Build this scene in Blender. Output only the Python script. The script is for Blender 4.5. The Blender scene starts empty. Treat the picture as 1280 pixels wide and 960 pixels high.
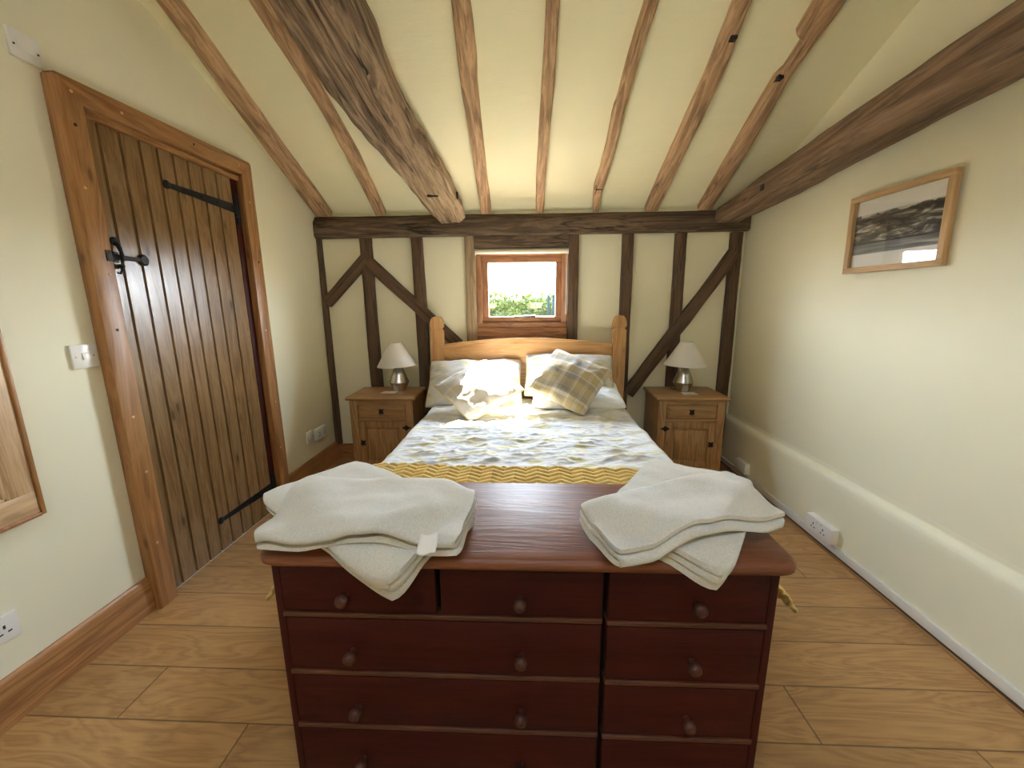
import bpy, bmesh, math, random
from mathutils import Vector, Matrix, noise
PI = math.pi
C = bpy.context.scene.collection
sc = bpy.context.scene
R = math.radians

# ------------------------------------------------------------------ room measures (metres)
XL, XR, YB, YF = -1.648, 1.625, 3.25, -2.3
CEIL_Z, CEIL_S = 1.985, 0.44            # ceiling height at the back wall and its slope
RIDGE_Y = 0.15
def ceil_z(y): return CEIL_Z + CEIL_S*(YB-y)
RIDGE_Z = ceil_z(RIDGE_Y)

# ------------------------------------------------------------------ materials
def new_mat(name):
    m = bpy.data.materials.new(name); m.use_nodes = True
    nt = m.node_tree; b = nt.nodes['Principled BSDF']
    return m, nt, b
def N(nt, typ, **kw):
    n = nt.nodes.new(typ)
    for k, v in kw.items():
        if k in n.inputs: n.inputs[k].default_value = v
        else: setattr(n, k, v)
    return n
def ramp(nt, fac, stops, interp='LINEAR'):
    r = nt.nodes.new('ShaderNodeValToRGB'); r.color_ramp.interpolation = interp
    e = r.color_ramp.elements
    e[0].position, e[1].position = stops[0][0], stops[-1][0]
    e[0].color, e[1].color = (*stops[0][1], 1), (*stops[-1][1], 1)
    for p, c in stops[1:-1]:
        x = e.new(p); x.color = (*c, 1)
    nt.links.new(fac, r.inputs[0]); return r.outputs[0]
def coords(nt, scale=(1,1,1), rot=(0,0,0), loc=(0,0,0)):
    t = nt.nodes.new('ShaderNodeTexCoord'); mp = nt.nodes.new('ShaderNodeMapping')
    mp.inputs['Scale'].default_value = scale; mp.inputs['Rotation'].default_value = rot; mp.inputs['Location'].default_value = loc
    nt.links.new(t.outputs['Object'], mp.inputs[0]); return mp.outputs[0]
def mix(nt, fac, a, b, mode='MIX'):
    m = nt.nodes.new('ShaderNodeMix'); m.data_type = 'RGBA'; m.blend_type = mode
    for s, v in ((0, fac), (6, a), (7, b)):
        if isinstance(v, (int, float)): m.inputs[s].default_value = v
        elif isinstance(v, tuple): m.inputs[s].default_value = (*v, 1)
        else: nt.links.new(v, m.inputs[s])
    return m.outputs[2]
def math_n(nt, op, a, b=0.0, c=0.0):
    m = nt.nodes.new('ShaderNodeMath'); m.operation = op
    for i, v in enumerate((a, b, c)):
        if isinstance(v, (int, float)): m.inputs[i].default_value = v
        else: nt.links.new(v, m.inputs[i])
    return m.outputs[0]
def bump(nt, b, h, strength=.3, dist=.002, prev=None):
    n = nt.nodes.new('ShaderNodeBump'); n.inputs['Strength'].default_value = strength; n.inputs['Distance'].default_value = dist
    nt.links.new(h, n.inputs['Height'])
    if prev is not None: nt.links.new(prev, n.inputs['Normal'])
    nt.links.new(n.outputs[0], b.inputs['Normal']); return n.outputs[0]
def noise_n(nt, vec, scale, detail=4, rough=.55, dist=0.0):
    n = nt.nodes.new('ShaderNodeTexNoise'); n.inputs['Scale'].default_value = scale; n.inputs['Detail'].default_value = detail
    n.inputs['Roughness'].default_value = rough; n.inputs['Distortion'].default_value = dist
    nt.links.new(vec, n.inputs['Vector']); return n.outputs['Fac']

def plain(name, col, rough=.6, metal=0.0, spec=.5, bumpscale=0, bstr=.2, bdist=.001):
    m, nt, b = new_mat(name)
    b.inputs['Base Color'].default_value = (*col, 1); b.inputs['Roughness'].default_value = rough
    b.inputs['Metallic'].default_value = metal; b.inputs['Specular IOR Level'].default_value = spec
    if bumpscale:
        bump(nt, b, noise_n(nt, coords(nt), bumpscale, 5, .6), bstr, bdist)
    return m

def wood(name, dark, mid, light, axis='z', rough=.45, grain=1.0, knots=0.0, bstr=.25, bdist=.0012, coat=0.0, wavy=1.0, crack=0.0, dist=1.2, off=(0,0,0), worn=None, spec=.5):
    """grain runs along `axis` of the object; knots: amount; crack: dark drying splits"""
    m, nt, b = new_mat(name)
    s = {'x': (1.2, 14, 14), 'y': (14, 1.2, 14), 'z': (14, 14, 1.2)}[axis]
    v = coords(nt, tuple(k*grain for k in s), loc=off)
    n1 = noise_n(nt, v, 1.0, 5, .6, dist*wavy)
    wv = nt.nodes.new('ShaderNodeMath'); wv.operation = 'PINGPONG'; wv.inputs[1].default_value = .5
    k = math_n(nt, 'MULTIPLY', n1, 5.0); nt.links.new(k, wv.inputs[0])
    rings = math_n(nt, 'MULTIPLY', wv.outputs[0], 2.0)
    fs = tuple(k*grain*6 for k in s)
    fine = noise_n(nt, coords(nt, fs), 1.0, 3, .7)
    f = math_n(nt, 'ADD', math_n(nt, 'MULTIPLY', rings, .45), math_n(nt, 'MULTIPLY', fine, .55))
    col = ramp(nt, f, [(.18, dark), (.48, mid), (.8, light)])
    big = noise_n(nt, coords(nt, (2, 2, 2)), 1.0, 2, .5)
    col = mix(nt, .5, col, ramp(nt, big, [(.3, (.72, .72, .72)), (.7, (1.18, 1.15, 1.1))]), 'MULTIPLY')
    h = f
    if knots:
        ks = {'x': (3.0, 9, 9), 'y': (9, 3.0, 9), 'z': (9, 9, 3.0)}[axis]
        vn = nt.nodes.new('ShaderNodeTexVoronoi'); vn.inputs['Scale'].default_value = 1.0; vn.inputs['Randomness'].default_value = 1.0
        nt.links.new(coords(nt, ks), vn.inputs['Vector'])
        kf = ramp(nt, vn.outputs['Distance'], [(0.0, (1, 1, 1)), (.055, (.9, .9, .9)), (.09, (.3, .3, .3)), (.16, (0, 0, 0))])
        kk = math_n(nt, 'MULTIPLY', kf, knots)
        col = mix(nt, kk, col, tuple(c*.35 for c in dark))
    if crack:
        cs = {'x': (.7, 9, 9), 'y': (9, .7, 9), 'z': (9, 9, .7)}[axis]
        cn = noise_n(nt, coords(nt, cs, loc=(3, 5, 7)), 1.6, 3, .5, .6)
        cf = ramp(nt, math_n(nt, 'ABSOLUTE', math_n(nt, 'SUBTRACT', cn, .5)), [(0, (1, 1, 1)), (.006, (.85, .85, .85)), (.022, (0, 0, 0))])
        blot = ramp(nt, noise_n(nt, coords(nt, (3, 3, 3)), 1.0, 2), [(.42, (0, 0, 0)), (.6, (1, 1, 1))])
        ck = math_n(nt, 'MULTIPLY', math_n(nt, 'MULTIPLY', cf, blot), crack)
        col = mix(nt, ck, col, tuple(c*.12 for c in dark))
        h = math_n(nt, 'SUBTRACT', f, math_n(nt, 'MULTIPLY', ck, 3.0))
    if worn:
        # the end of the timber where the dark skin has been scraped away
        sz = nt.nodes.new('ShaderNodeSeparateXYZ'); nt.links.new(coords(nt), sz.inputs[0])
        edge = math_n(nt, 'ADD', sz.outputs[2], math_n(nt, 'MULTIPLY', noise_n(nt, coords(nt, (9, 9, 4)), 1.0, 4), .5))
        col = mix(nt, ramp(nt, math_n(nt, 'DIVIDE', edge, 4.0), [((worn[0]+.25)/4, (0, 0, 0)), ((worn[0]+.37)/4, (1, 1, 1))]), col, ramp(nt, f, [(.2, (.16, .105, .06)), (.5, (.29, .20, .12)), (.8, (.40, .29, .18))]))
    nt.links.new(col, b.inputs['Base Color'])
    b.inputs['Roughness'].default_value = rough
    b.inputs['Specular IOR Level'].default_value = spec; b.inputs['Coat Weight'].default_value = coat; b.inputs['Coat Roughness'].default_value = .25
    bump(nt, b, h, bstr, bdist)
    return m

M = {}
def wall_paint():
    m, nt, b = new_mat('cream_wall_paint')
    v = coords(nt)
    c = ramp(nt, noise_n(nt, v, 1.3, 3), [(.3, (.815, .79, .605)), (.7, (.84, .82, .64))])
    nt.links.new(c, b.inputs['Base Color']); b.inputs['Roughness'].default_value = .62
    b.inputs['Specular IOR Level'].default_value = .35
    p = bump(nt, b, noise_n(nt, v, 3.0, 3), .35, .012)
    bump(nt, b, noise_n(nt, v, 170, 3), .22, .0006, p)
    return m
M['wall'] = wall_paint()
def ceiling_paint():
    m, nt, b = new_mat('cream_ceiling_plaster')
    v = coords(nt)
    c = ramp(nt, noise_n(nt, v, 1.6, 4), [(.3, (.84, .81, .575)), (.7, (.865, .84, .61))])
    nt.links.new(c, b.inputs['Base Color']); b.inputs['Roughness'].default_value = .7
    b.inputs['Specular IOR Level'].default_value = .3
    p = bump(nt, b, noise_n(nt, coords(nt, (3, 9, 9)), 1.6, 5, .6), .5, .010)
    bump(nt, b, noise_n(nt, coords(nt, (30, 110, 110)), 1.0, 3), .25, .001, p)
    return m
M['ceiling'] = ceiling_paint()
def floor_mat():
    m, nt, b = new_mat('oak_laminate')
    PW, PL = .19, 2.2
    t = nt.nodes.new('ShaderNodeTexCoord'); s = nt.nodes.new('ShaderNodeSeparateXYZ'); nt.links.new(t.outputs['Object'], s.inputs[0])
    row = math_n(nt, 'FLOOR', math_n(nt, 'DIVIDE', math_n(nt, 'ADD', s.outputs[1], .008), PW))
    fy = math_n(nt, 'FRACT', math_n(nt, 'DIVIDE', math_n(nt, 'ADD', s.outputs[1], .008), PW))
    xx = math_n(nt, 'ADD', s.outputs[0], math_n(nt, 'MULTIPLY', row, .437))
    col_i = math_n(nt, 'FLOOR', math_n(nt, 'DIVIDE', xx, PL)); fx = math_n(nt, 'FRACT', math_n(nt, 'DIVIDE', xx, PL))
    wn = nt.nodes.new('ShaderNodeTexWhiteNoise'); wn.noise_dimensions = '2D'
    cb = nt.nodes.new('ShaderNodeCombineXYZ'); nt.links.new(row, cb.inputs[0]); nt.links.new(col_i, cb.inputs[1]); nt.links.new(cb.outputs[0], wn.inputs['Vector'])
    # plank-local coordinates
    c2 = nt.nodes.new('ShaderNodeCombineXYZ')
    nt.links.new(math_n(nt, 'MULTIPLY', s.outputs[0], 1.0), c2.inputs[0]); nt.links.new(s.outputs[1], c2.inputs[1])
    nt.links.new(math_n(nt, 'MULTIPLY', wn.outputs['Value'], 40.0), c2.inputs[2])
    mp = nt.nodes.new('ShaderNodeMapping'); mp.inputs['Scale'].default_value = (1.7, 8.5, 1); nt.links.new(c2.outputs[0], mp.inputs[0])
    n1 = noise_n(nt, mp.outputs[0], 1.0, 3, .5, 1.7)
    pp = nt.nodes.new('ShaderNodeMath'); pp.operation = 'PINGPONG'; pp.inputs[1].default_value = .5
    nt.links.new(math_n(nt, 'MULTIPLY', n1, 6.0), pp.inputs[0])
    mp2 = nt.nodes.new('ShaderNodeMapping'); mp2.inputs['Scale'].default_value = (7, 130, 1); nt.links.new(c2.outputs[0], mp2.inputs[0])
    fine = noise_n(nt, mp2.outputs[0], 1.0, 4, .7)
    f = math_n(nt, 'ADD', math_n(nt, 'MULTIPLY', pp.outputs[0], .7), math_n(nt, 'MULTIPLY', fine, .6))
    col = ramp(nt, f, [(.2, (.31, .160, .060)), (.5, (.42, .235, .092)), (.85, (.50, .30, .125))])
    col = mix(nt, 1.0, col, ramp(nt, wn.outputs['Value'], [(0, (.90, .90, .90)), (1, (1.06, 1.05, 1.03))]), 'MULTIPLY')
    e = math_n(nt, 'MULTIPLY', math_n(nt, 'MINIMUM', fy, math_n(nt, 'SUBTRACT', 1.0, fy)), PW)
    e2 = math_n(nt, 'MULTIPLY', math_n(nt, 'MINIMUM', fx, math_n(nt, 'SUBTRACT', 1.0, fx)), PL)
    e = math_n(nt, 'MINIMUM', e, e2)
    g = ramp(nt, e, [(0, (.25, .22, .2)), (.0016, (.4, .37, .35)), (.003, (1, 1, 1))])
    col = mix(nt, 1.0, col, g, 'MULTIPLY')
    nt.links.new(col, b.inputs['Base Color'])
    b.inputs['Roughness'].default_value = .38; b.inputs['Specular IOR Level'].default_value = .4
    bump(nt, b, math_n(nt, 'ADD', fine, math_n(nt, 'MULTIPLY', ramp(nt, e, [(0, (0, 0, 0)), (.003, (1, 1, 1))]), 3.0)), .12, .001)
    return m
M['floor'] = floor_mat()
M['door'] = wood('stained_door_pine', (.145, .080, .031), (.210, .120, .048), (.265, .160, .070), 'z', rough=.27, grain=1.0, knots=.85, bstr=.30, bdist=.0016, wavy=1.3)
M['arch_z'] = wood('varnished_pine_upright', (.19, .080, .026), (.32, .150, .052), (.42, .22, .085), 'z', rough=.4, grain=.8, knots=.75)
M['arch_y'] = wood('varnished_pine_rail', (.19, .080, .026), (.32, .150, .052), (.42, .22, .085), 'y', rough=.4, grain=.8, knots=.75)
M['arch_x'] = wood('varnished_pine_cross', (.19, .080, .026), (.32, .150, .052), (.42, .22, .085), 'x', rough=.4, grain=.8, knots=.75)
M['skirt_y'] = wood('varnished_skirting', (.23, .098, .034), (.37, .175, .065), (.49, .25, .10), 'y', rough=.4, grain=.7, knots=.7)
M['skirt_x'] = wood('varnished_skirting_cross', (.16, .06, .022), (.28, .12, .04), (.38, .18, .07), 'x', rough=.4, grain=.7, knots=.7)
M['post'] = wood('dark_oak_post', (.042, .022, .011), (.088, .047, .023), (.145, .082, .043), 'z', rough=.6, grain=1.0, bstr=.6, bdist=.003, crack=.8)
M['post_pale'] = wood('weathered_pale_post', (.20, .135, .075), (.30, .215, .13), (.40, .30, .19), 'z', rough=.8, grain=1.2, bstr=.5, bdist=.002)
M['plate'] = wood('old_oak_plate', (0.053, 0.031, 0.020), (0.110, 0.072, 0.045), (0.198, 0.135, 0.088), 'x', rough=.75, grain=.8, bstr=.8, bdist=.005, crack=.9)
M['rafter'] = wood('old_rafter_oak', (0.229, 0.131, 0.068), (0.397, 0.246, 0.135), (0.582, 0.381, 0.220), 'z', rough=.75, grain=1.0, bstr=.8, bdist=.004, crack=.6, knots=.5)
M['rafter_pale'] = wood('pale_rafter_oak', (0.296, 0.180, 0.086), (0.468, 0.296, 0.156), (0.655, 0.437, 0.250), 'z', rough=.75, grain=1.0, bstr=.8, bdist=.004, crack=.5, knots=.4)
M['beam'] = wood('old_beam_oak', (0.098, 0.062, 0.038), (0.220, 0.146, 0.092), (0.406, 0.285, 0.187), 'z', rough=.75, grain=.8, bstr=.9, bdist=.008, crack=1.0, wavy=.5, worn=(2.20, 3.0))
M['beam_r'] = wood('old_side_beam_oak', (0.086, 0.048, 0.026), (0.180, 0.107, 0.060), (0.302, 0.194, 0.118), 'z', rough=.65, grain=.7, bstr=.7, bdist=.006, crack=.8, knots=.4, wavy=.5)
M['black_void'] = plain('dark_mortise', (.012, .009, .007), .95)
M['win_x'] = wood('window_hardwood_rail', (.20, .085, .038), (.33, .150, .070), (.43, .215, .11), 'x', rough=.4, grain=1.0, bstr=.1)
M['win_z'] = wood('window_hardwood_stile', (.20, .085, .038), (.33, .150, .070), (.43, .215, .11), 'z', rough=.4, grain=1.0, bstr=.1)
M['pine_x'] = wood('waxed_pine_rail', (.36, .18, .062), (.52, .285, .112), (.62, .37, .17), 'x', rough=.42, grain=.8, knots=.5, bstr=.1)
M['pine_z'] = wood('waxed_pine_stile', (.36, .18, .062), (.52, .285, .112), (.62, .37, .17), 'z', rough=.42, grain=.8, knots=.5, bstr=.1)
M['pine_y'] = wood('waxed_pine_side', (.36, .18, .062), (.52, .285, .112), (.62, .37, .17), 'y', rough=.42, grain=.8, knots=.5, bstr=.1)
M['ns_x'] = wood('aged_pine_rail', (.225, .115, .042), (.345, .19, .075), (.44, .26, .115), 'x', rough=.42, grain=.9, knots=.4, bstr=.1)
M['ns_z'] = wood('aged_pine_stile', (.225, .115, .042), (.345, .19, .075), (.44, .26, .115), 'z', rough=.42, grain=.9, knots=.4, bstr=.1)
M['mirror_z'] = wood('mirror_pine_stile', (.40, .25, .12), (.56, .37, .20), (.66, .46, .27), 'z', rough=.45, grain=.7, knots=.7, bstr=.1)
M['mirror_y'] = wood('mirror_pine_rail', (.40, .25, .12), (.56, .37, .20), (.66, .46, .27), 'y', rough=.45, grain=.7, knots=.4, bstr=.1)
M['oak_frame_y'] = wood('pale_oak_frame_rail', (.42, .26, .12), (.50, .325, .165), (.58, .39, .21), 'y', rough=.5, grain=1.4, bstr=.05)
M['oak_frame_z'] = wood('pale_oak_frame_stile', (.42, .26, .12), (.50, .325, .165), (.58, .39, .21), 'z', rough=.5, grain=1.4, bstr=.05)
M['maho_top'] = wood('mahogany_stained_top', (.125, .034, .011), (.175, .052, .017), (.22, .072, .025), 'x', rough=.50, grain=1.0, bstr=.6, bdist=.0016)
M['maho'] = wood('mahogany_stained_shaded_front', (.029, .0034, .0020), (.041, .0049, .0028), (.055, .0072, .0038), 'x', rough=.55, grain=1.2, bstr=.15, bdist=.0008, spec=.2)  # darker than the top: shade on the front put into the colour
M['maho_z'] = wood('mahogany_stained_shaded_side', (.029, .0034, .0020), (.041, .0049, .0028), (.055, .0072, .0038), 'z', rough=.55, grain=1.2, bstr=.15, bdist=.0008, spec=.2)
M['rail'] = wood('mahogany_lit_rail_edge', (.058, .018, .009), (.082, .026, .013), (.11, .036, .017), 'x', rough=.4, grain=1.2, bstr=.15, bdist=.0008)  # rail edges lightened in the colour for light from above
M['knob'] = wood('dark_turned_knob', (.045, .012, .006), (.065, .019, .010), (.09, .028, .014), 'y', rough=.5, spec=.35)
M['iron'] = plain('black_iron', (.018, .017, .017), .48, .6, .5, 60, .4, .002)
M['white_plastic'] = plain('white_plastic', (.80, .80, .77), .3)
M['cream_plastic'] = plain('cream_trunking', (.72, .70, .64), .4)
M['dark_gap'] = plain('dark_plastic', (.03, .028, .026), .7)
M['brown_gap'] = plain('brown_gap_strip', (.10, .065, .04), .7)
M['screw'] = plain('screw_brass', (.55, .42, .22), .35, .8)
M['plug'] = plain('pine_plug', (.62, .42, .22), .5)
M['knot_hole'] = plain('screw_hole', (.03, .018, .01), .8)
M['blind'] = plain('blind_cassette_cream', (.78, .75, .64), .45)
M['steel'] = plain('brushed_steel', (.60, .585, .56), .27, 1.0)
M['steel_dark'] = plain('dark_steel', (.12, .12, .12), .4, 1.0)
M['paper'] = plain('white_card', (.80, .78, .74), .6)
M['mount'] = plain('white_mount', (.80, .80, .77), .7)
M['door_light'] = plain('pale_door_light', (.86, .85, .82), .35)
M['mattress'] = plain('mattress_ticking', (.75, .74, .70), .8)
def shade_mat():
    m, nt, b = new_mat('lamp_shade_fabric')
    b.inputs['Base Color'].default_value = (.90, .885, .85, 1); b.inputs['Roughness'].default_value = .85
    tr = nt.nodes.new('ShaderNodeBsdfTranslucent'); tr.inputs[0].default_value = (.8, .77, .7, 1)
    mx = nt.nodes.new('ShaderNodeMixShader'); mx.inputs[0].default_value = .2
    nt.links.new(b.outputs[0], mx.inputs[1]); nt.links.new(tr.outputs[0], mx.inputs[2])
    nt.links.new(mx.outputs[0], nt.nodes['Material Output'].inputs[0])
    return m
M['shade'] = shade_mat()
def glass_mat(name, rough=0.0, ior=1.5, tint=(1, 1, 1)):
    m = bpy.data.materials.new(name); m.use_nodes = True; nt = m.node_tree
    for n in list(nt.nodes):
        if n.type == 'BSDF_PRINCIPLED': nt.nodes.remove(n)
    tr = nt.nodes.new('ShaderNodeBsdfTransparent'); tr.inputs[0].default_value = (*tint, 1)
    gl = nt.nodes.new('ShaderNodeBsdfGlossy'); gl.inputs['Roughness'].default_value = rough
    lw = nt.nodes.new('ShaderNodeLayerWeight'); lw.inputs[0].default_value = .5
    f0 = ((ior-1)/(ior+1))**2
    fr = nt.nodes.new('ShaderNodeMath'); fr.operation = 'MULTIPLY_ADD'; fr.inputs[1].default_value = 1-f0; fr.inputs[2].default_value = f0
    nt.links.new(math_n(nt, 'POWER', lw.outputs['Facing'], 5.0), fr.inputs[0])
    mx = nt.nodes.new('ShaderNodeMixShader')
    nt.links.new(fr.outputs[0], mx.inputs[0]); nt.links.new(tr.outputs[0], mx.inputs[1]); nt.links.new(gl.outputs[0], mx.inputs[2])
    nt.links.new(mx.outputs[0], nt.nodes['Material Output'].inputs[0]); return m
M['glass'] = glass_mat('window_glass')
M['pic_glass'] = glass_mat('picture_glass', .02, 1.5)
M['mirror_glass'] = plain('mirror_silver', (.9, .9, .9), .02, 1.0)

def leaf_fabric(name, white=(.66, .66, .65), yel=(.56, .49, .20), gry=(.45, .49, .55), scale=7.0):
    """white cotton with a scattered leaf print in yellow-green and pale grey"""
    m, nt, b = new_mat(name)
    v = coords(nt)
    dn = nt.nodes.new('ShaderNodeTexNoise'); dn.inputs['Scale'].default_value = 4.0; nt.links.new(v, dn.inputs['Vector'])
    va = nt.nodes.new('ShaderNodeVectorMath'); va.operation = 'MULTIPLY_ADD'; va.inputs[1].default_value = (.16, .16, .16)
    nt.links.new(dn.outputs['Color'], va.inputs[0]); nt.links.new(v, va.inputs[2])
    col = white
    for i, (c, th, rot, sc_) in enumerate(((gry, .36, .7, 1.15), (yel, .40, -.6, 1.0), ((.74, .70, .45), .36, 2.0, 1.3))):
        mp = nt.nodes.new('ShaderNodeMapping'); mp.inputs['Rotation'].default_value = (.2, .1, rot); mp.inputs['Scale'].default_value = (sc_, 2.3*sc_, sc_)
        mp.inputs['Location'].default_value = (i*3.1, i*1.7, i)
        nt.links.new(va.outputs[0], mp.inputs[0])
        vo = nt.nodes.new('ShaderNodeTexVoronoi'); vo.inputs['Scale'].default_value = scale; nt.links.new(mp.outputs[0], vo.inputs['Vector'])
        f = ramp(nt, vo.outputs['Distance'], [(th-.10, (1, 1, 1)), (th+.06, (0, 0, 0))])
        gate = ramp(nt, noise_n(nt, v, 5.0+i, 2), [(.40, (0, 0, 0)), (.56, (.85, .85, .85))])
        col = mix(nt, math_n(nt, 'MULTIPLY', f, gate), col, c)
    nt.links.new(col, b.inputs['Base Color']); b.inputs['Roughness'].default_value = .8
    b.inputs['Sheen Weight'].default_value = .2
    p = bump(nt, b, noise_n(nt, v, 14.0, 4, .6, .8), .35, .006)
    bump(nt, b, noise_n(nt, v, 900, 2), .2, .0004, p)
    return m
M['duvet'] = leaf_fabric('leaf_print_cotton')
M['pillow'] = leaf_fabric('leaf_print_pillow_cotton', scale=9.0)
M['white_cotton'] = plain('white_cotton', (.80, .80, .78), .85, bumpscale=18, bstr=.4, bdist=.006)
M['piping'] = plain('ochre_piping', (.55, .45, .2), .85)
def plaid(name, light=1.0):
    m, nt, b = new_mat(name)
    t = nt.nodes.new('ShaderNodeTexCoord'); s = nt.nodes.new('ShaderNodeSeparateXYZ'); nt.links.new(t.outputs['Object'], s.inputs[0])
    base = (.62*light, .55*light, .38*light)
    cols = {'g': (.25, .235, .22), 'y': (.46, .375, .20), 'w': (.64, .60, .51), 't': (.40, .345, .265), 'o': (.45, .32, .15)}
    def bands(out, seq, off):
        f = math_n(nt, 'FRACT', math_n(nt, 'ADD', math_n(nt, 'DIVIDE', out, .24), off))
        return ramp(nt, f, [(p, cols[c]) for p, c in seq], 'CONSTANT')
    a = bands(s.outputs[0], [(0, 't'), (.10, 'g'), (.30, 't'), (.36, 'w'), (.40, 'y'), (.62, 'w'), (.645, 't'), (.67, 'w'), (.70, 'y'), (.86, 'o'), (.89, 'w')], .1)
    c = bands(s.outputs[1], [(0, 'y'), (.18, 'g'), (.34, 'w'), (.38, 't'), (.44, 'y'), (.60, 'o'), (.63, 'w'), (.72, 'g'), (.88, 't')], .35)
    col = mix(nt, .5, a, c)
    if light > 1: col = mix(nt, .45, col, (.8, .78, .70))  # sunlit copy: sun glare mixed into the plaid colour
    col = mix(nt, .5, col, ramp(nt, noise_n(nt, coords(nt), 700, 2), [(.35, (.75, .75, .75)), (.65, (1.1, 1.1, 1.1))]), 'MULTIPLY')
    nt.links.new(col, b.inputs['Base Color']); b.inputs['Roughness'].default_value = .9; b.inputs['Sheen Weight'].default_value = .25
    p = bump(nt, b, noise_n(nt, coords(nt), 12, 3), .3, .006)
    bump(nt, b, noise_n(nt, coords(nt), 900, 2), .3, .0006, p)
    return m
M['plaid'] = plaid('plaid_wool'); M['plaid_sunlit'] = plaid('sunlit_plaid_cotton', 1.2)
def knit_mat():
    m, nt, b = new_mat('mustard_knit')
    v = coords(nt)
    col = ramp(nt, noise_n(nt, v, 30, 4), [(.3, (.60, .405, .09)), (.7, (.74, .53, .15))])
    nt.links.new(col, b.inputs['Base Color']); b.inputs['Roughness'].default_value = .9; b.inputs['Sheen Weight'].default_value = .4
    bump(nt, b, noise_n(nt, v, 380, 3), .5, .0015); return m
M['knit'] = knit_mat()
def terry(name, col):
    m, nt, b = new_mat(name)
    v = coords(nt)
    c = ramp(nt, noise_n(nt, v, 260, 3, .7), [(.3, tuple(k*.80 for k in col)), (.62, col)])
    nt.links.new(c, b.inputs['Base Color']); b.inputs['Roughness'].default_value = .95; b.inputs['Sheen Weight'].default_value = .5
    p = bump(nt, b, noise_n(nt, v, 22, 4), .4, .006)
    bump(nt, b, noise_n(nt, v, 520, 3, .7), .9, .0022, p); return m
M['terry'] = terry('cream_terry', (.70, .665, .575)); M['terry2'] = terry('off_white_terry', (.73, .70, .62))
def photo_mat():
    m, nt, b = new_mat('landscape_photo_print')
    t = nt.nodes.new('ShaderNodeTexCoord'); s = nt.nodes.new('ShaderNodeSeparateXYZ'); nt.links.new(t.outputs['Object'], s.inputs[0])
    # local: y along the wall (0 centre), z up (0 centre), height .20
    n = noise_n(nt, coords(nt, (1, 6, 24)), 1.6, 6, .65, .7)
    tex = ramp(nt, n, [(.36, (.012, .011, .010)), (.48, (.06, .055, .048)), (.56, (.22, .20, .17)), (.66, (.75, .72, .66))])
    z = math_n(nt, 'DIVIDE', math_n(nt, 'ADD', s.outputs[2], .1), .2)
    ridge = math_n(nt, 'ADD', z, math_n(nt, 'MULTIPLY', math_n(nt, 'SUBTRACT', noise_n(nt, coords(nt, (1, 9, .01)), 1.2, 5), .5), .30))
    lake = mix(nt, .8, (.16, .165, .165), ramp(nt, noise_n(nt, coords(nt, (1, 2.2, 40)), 1.5, 3), [(.3, (.07, .07, .07)), (.75, (.34, .34, .34))]))
    c = mix(nt, ramp(nt, z, [(.26, (0, 0, 0)), (.28, (1, 1, 1))]), lake, mix(nt, .85, (.2, .18, .16), tex))
    shore = ramp(nt, math_n(nt, 'ABSOLUTE', math_n(nt, 'SUBTRACT', z, .28)), [(0, (1, 1, 1)), (.03, (0, 0, 0))])
    c = mix(nt, shore, c, (.02, .018, .016))
    c = mix(nt, ramp(nt, ridge, [(.90, (0, 0, 0)), (.92, (1, 1, 1))]), c, (.62, .60, .55))
    nt.links.new(c, b.inputs['Base Color']); b.inputs['Roughness'].default_value = .5; return m
M['photo'] = photo_mat()
def leaf_mat(name, a, c):
    m, nt, b = new_mat(name)
    col = ramp(nt, noise_n(nt, coords(nt), 9, 3), [(.3, a), (.7, c)])
    nt.links.new(col, b.inputs['Base Color']); b.inputs['Roughness'].default_value = .7
    tr = nt.nodes.new('ShaderNodeBsdfTranslucent'); nt.links.new(col, tr.inputs[0])
    mx = nt.nodes.new('ShaderNodeMixShader'); mx.inputs[0].default_value = .3
    nt.links.new(b.outputs[0], mx.inputs[1]); nt.links.new(tr.outputs[0], mx.inputs[2])
    nt.links.new(mx.outputs[0], nt.nodes['Material Output'].inputs[0])
    return m
M['leaf'] = leaf_mat('hedge_leaves', (.015, .026, .002), (.046, .060, .004))
M['grass'] = leaf_mat('lawn', (.02, .04, .006), (.04, .06, .01))
M['fence'] = plain('blue_grey_fence', (.006, .011, .017), .9, 0, .1)
M['feet'] = plain('felt_pad', (.05, .04, .03), .9)

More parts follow.
